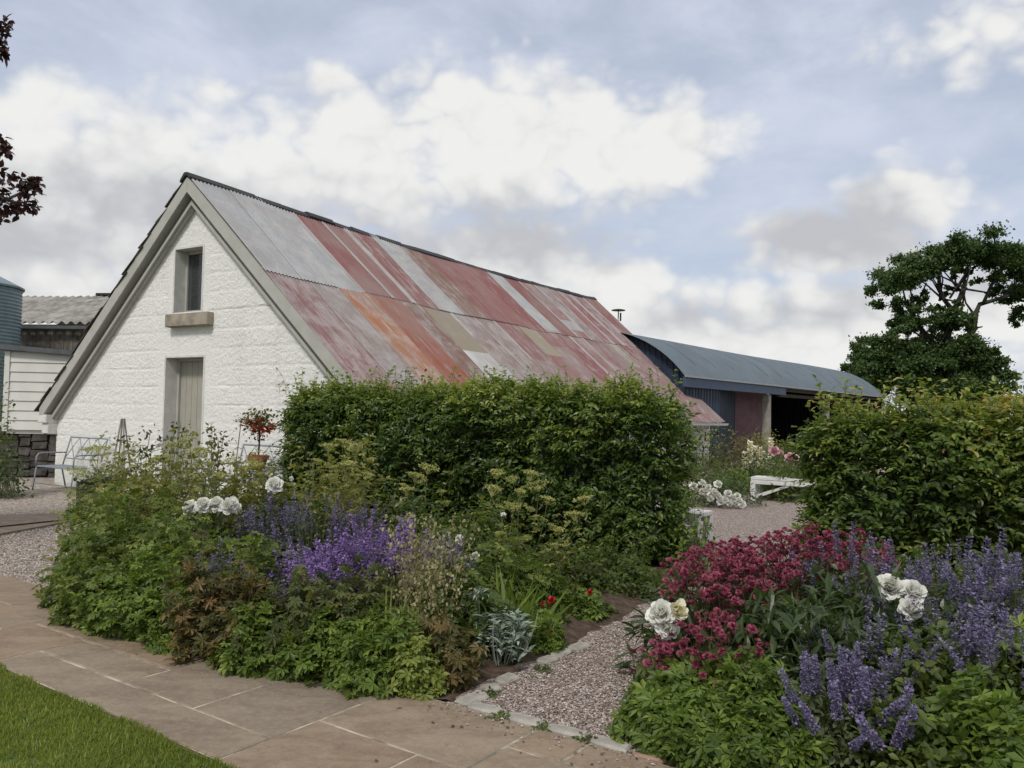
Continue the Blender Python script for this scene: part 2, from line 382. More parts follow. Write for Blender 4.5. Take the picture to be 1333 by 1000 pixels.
def gravelmat(name, cols, scale):
    m, t, b = newmat(name); o = t.objco()
    v = t.new('ShaderNodeTexVoronoi'); v.inputs['Scale'].default_value = scale; t.put(v.inputs['Vector'], o)
    sep = t.new('ShaderNodeSeparateColor'); t.put(sep.inputs[0], v.outputs['Color'])
    c = t.ramp(sep.outputs[0], cols)
    big = t.noise(o, 1.2, 5, .6)
    c = t.mix(t.math('MULTIPLY', t.smooth(big, .45, .7), .3), c, c4((.2, .17, .14)))
    t.put(b.inputs['Base Color'], c); b.inputs['Roughness'].default_value = .9; b.inputs['Specular IOR Level'].default_value = .2
    h = t.math('SUBTRACT', 1.0, v.outputs['Distance'])
    t.put(b.inputs['Normal'], t.bump(h, .9, .012)); return m
GPINK = [(0, (.09, .066, .055)), (.25, (.17, .125, .107)), (.5, (.24, .19, .168)), (.75, (.32, .275, .248)), (1, (.5, .46, .43))]
GGREY = [(0, (.13, .105, .09)), (.3, (.235, .195, .165)), (.6, (.31, .265, .23)), (1, (.49, .455, .42))]
M_GRAVEL = gravelmat('pink gravel', GPINK, 75)
M_YARD = gravelmat('pale yard gravel', GGREY, 45)
def pebmat(name, cols):
    m, t, b = newmat(name); t.put(b.inputs['Base Color'], t.ramp(t.attr('tint').outputs['Fac'], cols))
    b.inputs['Roughness'].default_value = .8; b.inputs['Specular IOR Level'].default_value = .25; return m
M_PEB = pebmat('pink pebble', GPINK); M_PEB2 = pebmat('pale pebble', GGREY)
M_SOIL = plain('garden soil', (.07, .048, .034), .95, var=.45, scale=14, bump=.9, bscale=35)
M_FIELD = plain('field grass', (.06, .1, .025), .95, var=.3, scale=.4)
M_LAWNB = plain('lawn base', (.05, .085, .018), .95, var=.3, scale=8, bump=.6, bscale=90)
M_GRASS = leafmat('lawn blade', ramp3((.12, .155, .03), (.215, .25, .05), (.34, .32, .1)), transl=.4)
M_MORTAR = plain('pale mortar', (.3, .265, .21), .9, var=.6, scale=5, bump=.3, bscale=80)
def slabmat():
    m, t, b = newmat('sandstone slab'); o = t.objco(); a = t.attr('tint').outputs['Fac']
    base = t.ramp(a, [(0, (.222, .165, .115)), (.3, (.25, .192, .137)), (.6, (.205, .17, .132)), (.8, (.235, .188, .14)), (1, (.262, .184, .125))])
    n = t.noise(t.scl(o, (1, 2.2, 1)), 2.4, 8, .65, .8); f = t.noise(o, 30, 6, .65)
    c = t.mix(t.smooth(n, .35, .7), base, t.mix(1.0, base, c4((.72, .69, .68)), 'MULTIPLY'))
    c = t.mix(t.math('MULTIPLY', t.smooth(f, .4, .7), .25), c, c4((.34, .28, .22)))
    k_ = t.noise(o, 5.5, 7, .7, .6); c = t.mix(t.math('MULTIPLY', t.smooth(k_, .56, .72), .45), c, c4((.12, .095, .075)))
    g = t.noise(o, 1.1, 4, .5); c = t.mix(t.math('MULTIPLY', t.smooth(g, .55, .72), .3), c, c4((.3, .15, .08)))
    c = t.mix(t.math('MULTIPLY', t.smooth(t.noise(o, 60, 4, .7), .66, .74), .5), c, c4((.36, .35, .31)))
    t.put(b.inputs['Base Color'], c); b.inputs['Roughness'].default_value = .8; b.inputs['Specular IOR Level'].default_value = .25
    t.put(b.inputs['Normal'], t.bump(t.math('ADD', n, t.math('MULTIPLY', f, .5)), .6, .02)); return m
M_SLAB = slabmat()
M_SETT = plain('pale granite sett', (.29, .272, .24), .85, var=.22, scale=14, bump=.5, bscale=50)

# ------------------------------------------------------------------ ground, paving, gravel, lawn
PS = math.radians(35)
PG, PL, PO = np.array([math.cos(PS), -math.sin(PS)]), np.array([math.sin(PS), math.cos(PS)]), np.array([-.3, 4.2])
def AB(a, b, z=0.0):
    p = PO + a * PG + b * PL; return (p[0], p[1], z)
def sheet(name, pts, mat, k='structure'):
    g = Geo(); g.faces(np.array(pts), [tuple(range(len(pts)))]); return kind(g.obj(name, mat), k)
sheet('ground', [(-2500, -400, -.02), (2500, -400, -.02), (2500, 4000, -.02), (-2500, 4000, -.02)], M_FIELD)
sheet('gravel_yard', [(-28, 2, -.008), (22, 2, -.008), (26, 48, -.008), (-28, 48, -.008)], M_YARD)
sheet('gravel_path', [AB(-.02, .0, .0), AB(1.2, 0, .0), AB(1.5, 4, .0), AB(4, 9, 0), AB(3.0, 16, 0), AB(-3.2, 16, 0), AB(-2.5, 8, .0), AB(-.4, 3.6, .0)], M_GRAVEL)
sheet('lawn', [AB(-16, -1.14, .004), AB(-16, -9, .004), AB(12, -9, .004), AB(12, -1.14, .004)], M_LAWNB)
def soil_sheet(name, poly, z, step=.06, amp=.05):
    P = np.array([AB(a, b)[:2] for a, b in poly]); lo, hi = P.min(0), P.max(0)
    nx, ny = int((hi[0] - lo[0]) / step) + 1, int((hi[1] - lo[1]) / step) + 1
    X, Y = np.meshgrid(np.linspace(lo[0], hi[0], nx), np.linspace(lo[1], hi[1], ny), indexing='ij')
    Q = np.stack([X.ravel(), Y.ravel(), 0 * X.ravel()], 1)
    ins = np.ones(len(Q), bool); dist = np.full(len(Q), 9.)
    for i in range(len(P)):
        p, q = P[i], P[(i + 1) % len(P)]; d = q - p; nn = np.array([-d[1], d[0]]) / np.linalg.norm(d)
        s = (Q[:, :2] - p) @ nn; dist = np.minimum(dist, s); ins &= s > -.22
    Q[:, 2] = z + amp * np.clip(dist / .2, -1.2, 1) + .03 * vnoise(Q * 9, 3) + .015 * vnoise(Q * 30, 4) - .02
    idx = np.arange(nx * ny).reshape(nx, ny)
    f = np.stack([idx[:-1, :-1], idx[1:, :-1], idx[1:, 1:], idx[:-1, 1:]], -1).reshape(-1, 4)
    f = f[ins[f].all(1)]
    return kind(link(name, np_mesh(name, Q, f.ravel(), np.full(len(f), 4), None, True), None, M_SOIL), 'structure')
soil_sheet('soil_bed', [(-3.62, .0), (-.06, .0), (-.12, 2.2), (-.5, 4.9), (-6.6, 4.9), (-5.2, 3.0)], .0)
soil_sheet('soil_border', [(1.2, .0), (5.5, .0), (5.5, 4.9), (.95, 4.9), (1.1, 2.2)], .0)

def paving():
    g = Geo()
    S = [(-3.17, -2.2, -.58, 0), (-2.2, -1.56, -.58, 0), (-3.17, -2.49, -1.13, -.58), (-2.49, -1.56, -.85, -.58), (-2.49, -1.26, -1.13, -.85),
         (-1.56, -.94, -.85, -.29), (-1.56, -.94, -.29, 0), (-.94, -.33, -.85, 0), (-1.26, -.33, -1.13, -.85), (-.33, .56, -.57, 0),
         (-.33, .3, -1.13, -.57), (.3, 1.2, -1.13, -.57), (.56, .84, -.26, 0), (.56, 1.3, -.57, -.26), (.84, 1.3, -.26, 0), (1.3, 2.2, -.57, 0), (1.2, 2.2, -1.13, -.57),
         (2.2, 3.1, -.57, 0), (2.2, 3.1, -1.13, -.57), (-3.8, -3.17, -.78, 0), (-4.4, -3.17, -1.13, -.78), (-4.7, -3.8, -.45, 0), (-4.7, -3.8, -.78, -.45), (-5.3, -4.4, -1.13, -.78),
         (-5.6, -4.7, -.78, 0), (-6.2, -5.3, -1.13, -.78), (-6.5, -5.6, -.78, -.3), (-6.5, -5.6, -.3, 0), (-7.1, -6.2, -1.13, -.78), (-7.4, -6.5, -.78, 0), (-8.3, -7.4, -.78, 0), (-8.3, -7.1, -1.13, -.78)]
    for a0, a1, b0, b1 in S:
        j = .007
        e = lambda: random.uniform(-.003, .003)
        bot = [AB(a0 + j, b0 + j, -.03), AB(a1 - j, b0 + j, -.03), AB(a1 - j, b1 - j, -.03), AB(a0 + j, b1 - j, -.03)]
        zt = .014 + random.uniform(-.002, .003)
        k = 7
        ring = []
        cs = [(a0 + j, b0 + j), (a1 - j, b0 + j), (a1 - j, b1 - j), (a0 + j, b1 - j)]
        for q in range(4):
            p0, p1 = cs[q], cs[(q + 1) % 4]
            for s in range(k):
                u = s / k; w = random.uniform(-.003, .002)
                ring.append((p0[0] + (p1[0] - p0[0]) * u + (w if q in (1, 3) else 0), p0[1] + (p1[1] - p0[1]) * u + (w if q in (0, 2) else 0)))
        n = len(ring); cx, cy = (a0 + a1) / 2, (b0 + b1) / 2
        ins = [(x + (.008 if x < cx else -.008), y + (.008 if y < cy else -.008)) for x, y in ring]
        V = [AB(x, y, -.03) for x, y in ring] + [AB(x, y, zt - .005) for x, y in ring] + [AB(x, y, zt) for x, y in ins]
        Fs = [(i, (i + 1) % n, n + (i + 1) % n, n + i) for i in range(n)] + [(n + i, n + (i + 1) % n, 2 * n + (i + 1) % n, 2 * n + i) for i in range(n)] + [tuple(range(2 * n, 3 * n))]
        g.faces(np.array(V), Fs, random.random())
    kind(g.obj('paving', M_SLAB), 'structure')
    sheet('paving_joints', [AB(-8.3, -1.13, .009), AB(3.1, -1.13, .009), AB(3.1, -.004, .009), AB(-8.3, -.004, .009)], M_MORTAR)
paving()
g = Geo(); pp = [G(-260, 716), G(0, 697), G(114, 676), G(200, 666), G(120, 668.5), G(0, 672), G(-260, 676)]
g.prism([(p[0], p[1], -.03) for p in pp], (0, 0, .05)); kind(g.obj('garden_path', M_SLAB), 'structure')
for i, (p, q) in enumerate([(pp[0], pp[2])]):
    g = Geo(); d = (q - p); d /= np.linalg.norm(d); nn = np.array([-d[1], d[0], 0]) * .012
    g.prism([p - nn * 3 + (0, 0, -.0), q - nn * 3, q - nn, p - nn], (0, 0, .035))
    kind(g.obj('path_edging', M_BLACK), 'structure')

# loose stones of the path and yard
OCT = T([(1, 0, 0), (0, 1, 0), (-1, 0, 0), (0, -1, 0), (0, 0, .6), (0, 0, -.6)], [(0, 1, 4), (1, 2, 4), (2, 3, 4), (3, 0, 4)])
def pebbles(name, n, sampler, r0, r1, mat, z):
    P = sampler(n); P[:, 2] = z + rng.random(len(P)) * .003
    ang = rng.random(len(P)) * 6.283
    A = np.stack([np.cos(ang), np.sin(ang), rng.normal(size=len(P)) * .2], 1); U = np.array([0, 0, 1.]) + rng.normal(size=(len(P), 3)) * .25
    g = Geo(); half = len(P) // 2
    for sl, tm in ((slice(0, half), OCT), (slice(half, None), (OCT[0] * (1.25, .75, 1), OCT[1]))):
        g.add(*scatter(tm, P[sl], A[sl], U[sl], r0 + (r1 - r0) * rng.random(len(P[sl])) ** 2, rng.random(len(P[sl]))))
    kind(g.obj(name, mat), 'stuff')
def s_path(n):
    a = rng.random(n) * 1.3 + .02; b = rng.random(n) ** 1.3 * 4.6 + .04
    return np.array([AB(x - .12 * max(0, y - 1) * .5, y) for x, y in zip(a, b)])
pebbles('gravel', 34000, s_path, .005, .0105, M_PEB, .003)
pebbles('spilled_gravel', 130, lambda n: np.array([AB(x, y) for x, y in zip(rng.random(n) * 1.3 - .1, -.02 - rng.exponential(.07, n))]), .004, .01, M_PEB, .018)
def s_yard(n):
    a = -8 + rng.random(n) * 4.9; b = rng.random(n) ** 1.5 * 4.5 + .02
    a = np.where(a > -3.7 - b * .28, -8 + rng.random(n) * 4.2 - 0, a); a = np.where(a > -3.7 - b * .28, -6, a)
    P = np.array([AB(x, y) for x, y in zip(a, b)])
    from_path = np.array([p[:2] for p in (pp[0], pp[2])])
    d = from_path[1] - from_path[0]; side = d[0] * (P[:, 1] - from_path[0][1]) - d[1] * (P[:, 0] - from_path[0][0])
    return P[side < -.06]
pebbles('yard_gravel', 34000, s_yard, .007, .015, M_PEB2, -.004)
def lawn_blades(n=70000):
    a = -5.0 + rng.random(n) * 5.4; b = -1.15 + .05 * (vnoise(np.stack([a * 6, 0 * a, 0 * a], 1), 14) - .35) - rng.random(n) ** 1.35 * 1.3
    P = np.array([AB(x, y, .004) for x, y in zip(a, b)])
    px = P[:, 0] / P[:, 1]
    P = P[(P[:, 1] > 2.2) & (px > -.8)]; n = len(P)
    A = np.stack([rng.normal(size=n) * .45, rng.normal(size=n) * .45, np.ones(n)], 1)
    g = Geo(); tn = .15 + .75 * vnoise(P * 4, 8) * vnoise(P * 1.3, 9) * 2 + rng.normal(size=n) * .15
    g.add(*scatter((BLADE[0] * (2.2, 1, 1), BLADE[1]), P, A, rdir(n), .018 + rng.random(n) * .022, np.clip(tn, 0, 1)))
    kind(g.obj('grass', M_GRASS), 'stuff')
lawn_blades()
def debris():
    n = 170; a = -3.6 + rng.random(n) * 4.8; b = -.02 - rng.exponential(.16, n); P = np.array([AB(x, max(y, -1.05), .02) for x, y in zip(a, b)])
    g = Geo(); g.add(*scatter(OVATE, P, nrm(rng.normal(size=(n, 3)) * (1, 1, .1)), (0, 0, 1) + rng.normal(size=(n, 3)) * .25, .008 + .022 * rng.random(n) ** 3, rng.random(n)))
    kind(g.obj('leaf_litter', leafmat('dead leaf', ramp3((.05, .035, .025), (.12, .08, .045), (.25, .2, .1)))), 'stuff')
debris()
def setts():
    spots = [(0.07, .12, .19, .11, 80, 'large pale granite sett at the corner where path edging meets paving'),
             (.04, .31, .12, .1, 70, 'small rounded ochre sett second from the path corner along the soil'),
             (.03, .49, .17, .1, 93, 'flat grey sett third from the path corner beside the silver plant'),
             (.02, .93, .15, .1, 88, 'grey sett half sunk in soil just past the silver plant'),
             (.01, 1.1, .16, .1, 92, 'pinkish sett between two grey ones on the soil edge of the path'),
             (.03, 1.29, .17, .11, 88, 'pale squarish sett farthest along the soil edge of the path'),
             (.21, .05, .2, .09, 2, 'long pale sett first after the corner between gravel and paving'),
             (.44, .045, .22, .09, -3, 'long grey sett second after the corner between gravel and paving'),
             (.69, .05, .22, .09, 3, 'broad grey sett third after the corner between gravel and paving'),
             (.92, .045, .2, .09, -2, 'grey sett fourth after the corner with a weed at its end'),
             (1.12, .05, .16, .09, 4, 'reddish sett under the low green leaves at the path end')]
    for i, (a, b, L, w, rot, lab) in enumerate(spots):
        g = Geo(); n = 14; ring = []
        for k in range(n):
            q = 2 * math.pi * k / n; c, s = math.cos(q), math.sin(q); pw = .45
            ring.append((math.copysign(abs(c) ** pw, c) * L / 2 * random.uniform(.92, 1.04), math.copysign(abs(s) ** pw, s) * w / 2 * random.uniform(.9, 1.05)))
        V = [(x, y, -.05) for x, y in ring] + [(x, y, .012) for x, y in ring] + [(x * .9, y * .85, .022 + random.uniform(-.003, .003)) for x, y in ring]
        Fs = [(k, (k + 1) % n, n + (k + 1) % n, n + k) for k in range(n)] + [(n + k, n + (k + 1) % n, 2 * n + (k + 1) % n, 2 * n + k) for k in range(n)] + [tuple(range(2 * n, 3 * n))]
        g.faces(np.array(V), Fs, .5)
        o = g.obj('granite_sett', M_SETT); o.location = AB(a, b, 0); o.rotation_euler = (random.uniform(-.05, .05), random.uniform(-.05, .05), -PS + math.radians(rot))
        tag(o, lab, 'edging stone', 'setts edging the gravel path')
        if i == 10: o.data = o.data; o.data.materials[0] = plain('red sandstone sett', (.27, .17, .13), .9, bump=.4)
setts()

# ------------------------------------------------------------------ white barn
BPSI = math.radians(31.5)
BL = np.array([-8.8, 15.27, 0.])
bg_, bl_ = np.array([math.cos(BPSI), -math.sin(BPSI), 0]), np.array([math.sin(BPSI), math.cos(BPSI), 0])
WALLY = .18
def gp(px, py, yl=WALLY):
    v = ray(px, py); P0 = BL + bl_ * yl - np.array([0, 0, EYE]); tt = (P0 @ bl_) / (v @ bl_)
    Q = np.array([0, 0, EYE]) + tt * v - BL
    return float(Q @ bg_), float(Q[2])
def bloc(P): Q = np.asarray(P) - BL; return np.array([Q @ bg_, Q @ bl_, Q[2]])
RX, RZ, EXL, EZL, EXR, EZR, BLEN = 3.95, 5.35, -.25, 1.46, 8.36, 1.375, 15.4
kR, kL = (RZ - EZR) / (EXR - RX), (RZ - EZL) / (RX - EXL)
def roofz(x): return np.where(x > RX, RZ - kR * (x - RX), RZ - kL * (RX - x))
barn = thing('barn', 'whitewashed stone barn with steep red and grey corrugated iron roof', 'barn', BL, -BPSI)
w0, w1 = gp(229, 323), gp(262, 405); WX0, WX1, WZ0, WZ1 = w0[0], w1[0], gp(245, 406)[1], gp(245, 323)[1]
d0, d1 = gp(213, 560), gp(262.5, 560); DX0, DX1, DZ1 = gp(215, 500)[0], d1[0], gp(240, 465)[1]
def barn_wall():
    g = Geo()
    xs = np.unique(np.round(np.concatenate([np.arange(0, 7.96, .021), [WX0, WX1, DX0, DX1, 7.95]]), 4))
    zs = np.unique(np.round(np.concatenate([np.arange(-.4, 5.3, .021), [WZ0, WZ1, DZ1]]), 4))
    X, Z = np.meshgrid(xs, zs, indexing='ij'); x, z = X.ravel(), Z.ravel()
    course = z / .31 + .25 * np.sin(x * .7) * .12; ci = np.floor(course); fz = course - ci
    rowoff = vnoise(np.stack([ci * 7.3, 0 * ci, 0 * ci], 1), 5) * 3
    bl = (x + rowoff + .5 * vnoise(np.stack([x * 1.5, ci * 3.1, 0 * x], 1), 2)) / .62; bi = np.floor(bl); fb = bl - bi
    hj = np.minimum(fz, 1 - fz) * .31; vj = np.minimum(fb, 1 - fb) * .62
    groove = np.exp(-(hj / .012) ** 2) * .9 + np.exp(-(vj / .011) ** 2) * .4
    Pn = np.stack([x, z, 0 * x], 1)
    near = np.minimum(np.maximum(np.maximum(WX0 - x, x - WX1), np.maximum(WZ0 - z, z - WZ1)), np.maximum(np.maximum(DX0 - x, x - DX1), z - DZ1))
    rough = np.clip((near - .12) / .12, .12, 1)
    Pd = np.stack([x + z * .6, z - x * .35, 0 * x], 1); tool = vnoise(Pd * (12, 30, 1), 1) * .45 + vnoise(Pn * (36, 42, 1), 7) * .55
    blk = vnoise(np.stack([bi * 3.7, ci * 5.1, 0 * x], 1), 9)
    gsoft = .35 + .65 * vnoise(Pn * (1.2, 1.7, 1), 21)
    y = WALLY - (rough * ((tool - .5) * .015 + (blk - .5) * .007 - groove * .014 * gsoft))
    V = np.stack([x, y, z], 1)
    idx = np.arange(len(V)).reshape(len(xs), len(zs))
    f = np.stack([idx[:-1, :-1], idx[1:, :-1], idx[1:, 1:], idx[:-1, 1:]], -1).reshape(-1, 4)
    cx = x[f].mean(1); cz = z[f].mean(1)
    ok = (cz < roofz(cx) - .1) & ~((cx > WX0) & (cx < WX1) & (cz > WZ0) & (cz < WZ1)) & ~((cx > DX0) & (cx < DX1) & (cz < DZ1))
    f = f[ok]; g.add(V, f.ravel(), np.full(len(f), 4))
    g.box((0, WALLY + .03, -.8), (.45, BLEN - .1, 1.45)); g.box((7.5, WALLY + .03, -.8), (7.95, BLEN - .1, 1.62))
    g.prism([(.45, BLEN - .5, -.8), (7.5, BLEN - .5, -.8), (7.5, BLEN - .5, 1.95), (RX, BLEN - .5, 5.15), (.45, BLEN - .5, 1.9)], (0, .4, 0))
    g.obj('wall', M_WALL, barn, True)
    for nm, (x0, x1, z0, z1), dep in (('window_reveal', (WX0, WX1, WZ0, WZ1), .34), ('door_reveal', (DX0, DX1, -.4, DZ1), .42)):
        g = Geo(); y0, y1, th = WALLY - .008, WALLY + dep, .03
        g.box((x0 - th, y0, z0), (x0 + .004, y1, z1 + th)); g.box((x1 - .004, y0, z0), (x1 + th, y1, z1 + th)); g.box((x0 + .004, y0, z1 - .004), (x1 - .004, y1, z1 + th))
        g.obj(nm, M_REVEAL, barn)
barn_wall()
def barn_openings():
    y = WALLY + .2
    fr = Geo(); a, b, c, d = WX0 + .005, WX1 - .005, WZ0, WZ1 - .005; w = .055
    fr.box((a, y, c), (a + w, y + .06, d)); fr.box((b - w, y, c), (b, y + .06, d)); fr.box((a + w, y, d - w), (b - w, y + .06, d)); fr.box((a + w, y, c), (b - w, y + .06, c + w))
    win = fr.obj('window', M_SAGE, barn, False, .004)
    Geo().box((a + w, y + .03, c + w), (b - w, y + .034, d - w)).obj('pane', M_GLASS, win)
    Geo().box((a, y + .32, c), (b, y + .34, d)).obj('room_shade_panel', M_BLACK, win)  # black panel standing in for the unlit room behind the pane
    g = Geo(); n = 14
    for i in range(n): x0 = a + (b - a) * (.5 + .5 * i / n); g.box((x0, y + .1 + .012 * (i % 2), c + .03), (x0 + (b - a) * .5 / n, y + .115 + .012 * (i % 2), d - .02))
    g.obj('curtain', M_CURT, win)
    g = Geo(); s0, sz0 = gp(211, 410, -.0); s1, sz1 = gp(266, 422, -.0); zt = gp(245, 406.5, 0)[1]; zb = gp(238, 424, 0)[1]
    g.box((s0, WALLY - .13, zb), (s1, WALLY + .34, zt)); sl = g.obj('sill', M_SILL, win, False, .012)
    g = Geo(); y = WALLY + .26; n = 6; dx0, dx1 = DX0 + .005, DX1 - .005; fw = .06
    fr = Geo(); fr.box((dx0, y - .04, -.4), (dx0 + fw, y + .06, DZ1 - .005)); fr.box((dx1 - fw * .5, y - .04, -.4), (dx1, y + .06, DZ1 - .005)); fr.box((dx0 + fw, y - .04, DZ1 - .05), (dx1 - fw * .5, y + .06, DZ1 - .006))
    for i in range(n):
        a = dx0 + fw + (dx1 - dx0 - fw * 1.5) * i / n; b = dx0 + fw + (dx1 - dx0 - fw * 1.5) * (i + 1) / n
        g.box((a + .0015, y, -.38), (b - .0015, y + .04, DZ1 - .052))
    g.box((dx0 + fw, y + .041, -.38), (dx1 - .03, y + .05, DZ1 - .052))
    door = g.obj('door', M_SAGED, barn, False, .004); fr.obj('door_frame', M_SAGE, door, False, .004)
    h = Geo(); hz = .95; h.tube([(dx1 - .14, y, hz), (dx1 - .14, y - .05, hz), (dx1 - .14, y - .05, hz + .12), (dx1 - .14, y, hz + .12)], .008, 6); h.obj('handle', M_BLACK, door)
barn_openings()
def sag(y): return -.12 * np.sin(np.pi * np.clip(y / BLEN, 0, 1))
def barn_roof():
    RED, RED2, BRN, ORG, TAN, GRY, PNK, DRED = (.175, .068, .068), (.195, .09, .09), (.165, .092, .072), (.285, .105, .04), (.235, .21, .155), (.29, .305, .325), (.2, .142, .137), (.22, .062, .035)
    up = [(-.03, .7, GRY, .5), (.7, 1.45, GRY, .5), (1.45, 2.15, GRY, .6), (2.15, 2.9, RED, .22), (2.9, 3.53, RED2, .28), (3.53, 4.39, RED, .42), (4.39, 5.24, GRY, .6), (5.24, 6.15, BRN, .42),
          (6.15, 7.0, RED, .33), (7.0, 7.84, RED2, .3), (7.84, 8.85, RED, .38), (8.85, 9.56, GRY, .6), (9.56, 10.4, RED, .3), (10.4, 11.27, RED2, .42), (11.27, 12.0, PNK, .5), (12.0, 12.75, RED2, .4), (12.75, 13.5, RED, .45), (13.5, 14.4, RED2, .5), (14.4, 15.4, RED, .36)]
    lo = [(-.03, .85, RED, .5), (.85, 1.5, PNK, .55), (1.5, 2.22, ORG, .46), (2.22, 3.06, DRED, .34), (3.06, 3.75, BRN, .45), (3.75, 4.75, TAN, .35), (4.75, 5.55, PNK, .5), (5.55, 6.33, BRN, .5), (6.33, 7.38, RED2, .4), (7.38, 8.2, TAN, .4),
          (8.2, 8.96, PNK, .4), (8.96, 9.9, RED, .42), (9.9, 10.7, RED2, .45), (10.7, 11.6, RED, .42), (11.6, 12.35, PNK, .4), (12.35, 13.0, TAN, .45), (13.0, 13.8, RED, .42), (13.8, 14.6, RED2, .45), (14.6, 15.4, PNK, .4)]
    PATCH = [(3.75, 4.75, 4.0, 4.9, (.42, .44, .45)), (3.75, 4.75, 4.9, 7, PNK), (7.38, 8.2, 3.7, 7, RED2), (9.7, 10.6, 1.9, 2.25, GRY), (12.35, 13.0, 3.6, 7, RED), (.85, 1.5, 3.6, 4.3, BRN), (4.75, 5.5, 3.4, 4.4, BRN), (10.4, 11.2, .6, 1.3, PNK), (8.2, 8.96, 2.5, 3.2, RED2), (6.33, 7.3, 4.0, 5.0, PNK)]
    def seam_highlights(row):
        o = []
        for y0, y1, c, w in row:
            if c is not GRY and random.random() < .75:
                e = random.choice((.02, .025, .035, .06)); o += [(y0, y0 + e, tuple(.35 * q + .65 * .4 for q in c), w + .1), (y0 + e, y1, c, w)]  # lighter, more worn strip at sheet edges, an edge highlight in the colour
            else: o.append((y0, y1, c, w))
        return o
    up, lo = seam_highlights(up), seam_highlights(lo)
    V = []; L = []; TT = []; PC = []; WR = []; base = 0; S = math.hypot(EXR - RX, RZ - EZR); ux, uz = (EXR - RX) / S, -(RZ - EZR) / S
    for row, (u0, u1, off) in ((lo, (2.5, S, .0)), (up, (.0, 2.62, .014))):
        for i, (y0, y1, c, w) in enumerate(row):
            n = max(8, int((y1 - y0 + .06) / .0095)); ys = np.linspace(y0, y1 + .06, n)
            NU = 25; us = np.linspace(u0, u1 + random.uniform(-.03, .02), NU)
            lift = .006 * (i % 2) + random.uniform(0, .006)
            wave = .011 * np.cos(2 * math.pi * ys / .076)
            Y, U = np.meshgrid(ys, us, indexing='ij')
            H = wave[:, None] + off + lift + (U * 0)
            X_ = RX + U * ux - uz * H; Z_ = RZ + U * uz + ux * H + sag(Y) * (1 - U / S) + .015 * np.sin(Y * 1.7 + U)
            V.append(np.stack([X_.ravel(), Y.ravel(), Z_.ravel()], 1))
            idx = np.arange(n * NU).reshape(n, NU) + base; base += n * NU
            f = np.stack([idx[:-1, :-1], idx[1:, :-1], idx[1:, 1:], idx[:-1, 1:]], -1).reshape(-1, 4)
            L.append(f.ravel()); TT.append(np.full(len(f), 4)); cc = np.array(c) * random.uniform(.92, 1.08)
            pc = np.tile(np.append(cc, 1), (len(f), 1)); uc = np.tile((us[:-1] + us[1:]) / 2, n - 1)
            for q0, q1, p0, p1, qc in PATCH:
                if q0 - .02 <= y0 < q1 - .05: pc[(uc > p0) & (uc < p1), :3] = qc
            PC.append(pc); WR.append(np.full(len(f), w))
    me = np_mesh('roof', np.vstack(V), np.concatenate(L), np.concatenate(TT), None, True, {'paint': ('FLOAT_COLOR', np.vstack(PC)), 'wear': ('FLOAT', np.concatenate(WR))})
    roof = link('roof', me, barn, M_ROOF)
    # boarding under the sheets
    g = Geo(); g.prism([(RX, .05, RZ - .26), (EXR - .1, .05, EZR - .0), (EXR - .1, .05, EZR - .05), (RX, .05, RZ - .36)], (0, BLEN - .15, 0)); g.obj('roof_boarding', M_TWIG, barn)
    # slates of the far slope, ragged at the verge
    g = Geo(); SL = math.hypot(RX - EXL, RZ - EZL); lx, lz = -(RX - EXL) / SL, -(RZ - EZL) / SL; nrow = 19
    for r in range(nrow):
        u = SL * r / nrow + .05; L_ = SL / nrow + .1; y = -.02
        while y < BLEN - .1:
            w = .34 if y > .1 else random.uniform(.2, .4); th = random.uniform(.012, .022)
            lift = random.uniform(-.035, .03) if y < .1 else .0
            P = []
            for uu, hh in ((u, lift - .02), (u + L_ + random.uniform(-.02, .03), lift + .012)):
                for yy in (y - (random.uniform(0, .05) if y < 0 else 0), y + w - .006): P.append((RX + lx * uu + lz * hh * -1 * -1, yy, RZ + lz * uu - lx * hh + float(sag(yy)) * (1 - uu / SL)))
            P = np.array(P); Q = P + np.array([lz * -1, 0, -lx]) * 0 + np.array([lz, 0, -lx]) * th
            g.faces(np.vstack([P, Q]), [(0, 1, 3, 2), (4, 6, 7, 5), (0, 4, 5, 1), (2, 3, 7, 6), (0, 2, 6, 4), (1, 5, 7, 3)], random.random()); y += w
    g.obj('slate_roof', M_SLATE, barn)
    # ridge capping of short folded lengths, uneven
    g = Geo(); y = -.06
    while y < BLEN:
        L_ = random.uniform(.5, .95); y1 = min(y + L_, BLEN + .03); a, b = random.uniform(-.02, .02), random.uniform(-.02, .02)
        pts = []
        for yy, e in ((y, a), (y1 + .03, b)):
            zz = RZ + .025 + e + float(sag(yy))
            pts.append([(RX - .15, yy, zz - .1), (RX - .05, yy, zz + .015), (RX + .03, yy, zz + .015), (RX + .12, yy, zz - .075), (RX + .11, yy, zz - .1), (RX, yy, zz - .03), (RX - .15, yy, zz - .14)])
        V = np.array(pts[0] + pts[1]); n = 7
        g.faces(V, [tuple(range(n))[::-1], tuple(range(n, 2 * n))] + [(i, (i + 1) % n, n + (i + 1) % n, n + i) for i in range(n)], random.random()); y = y1
    g.obj('ridge_cap', M_RIDGE, barn)
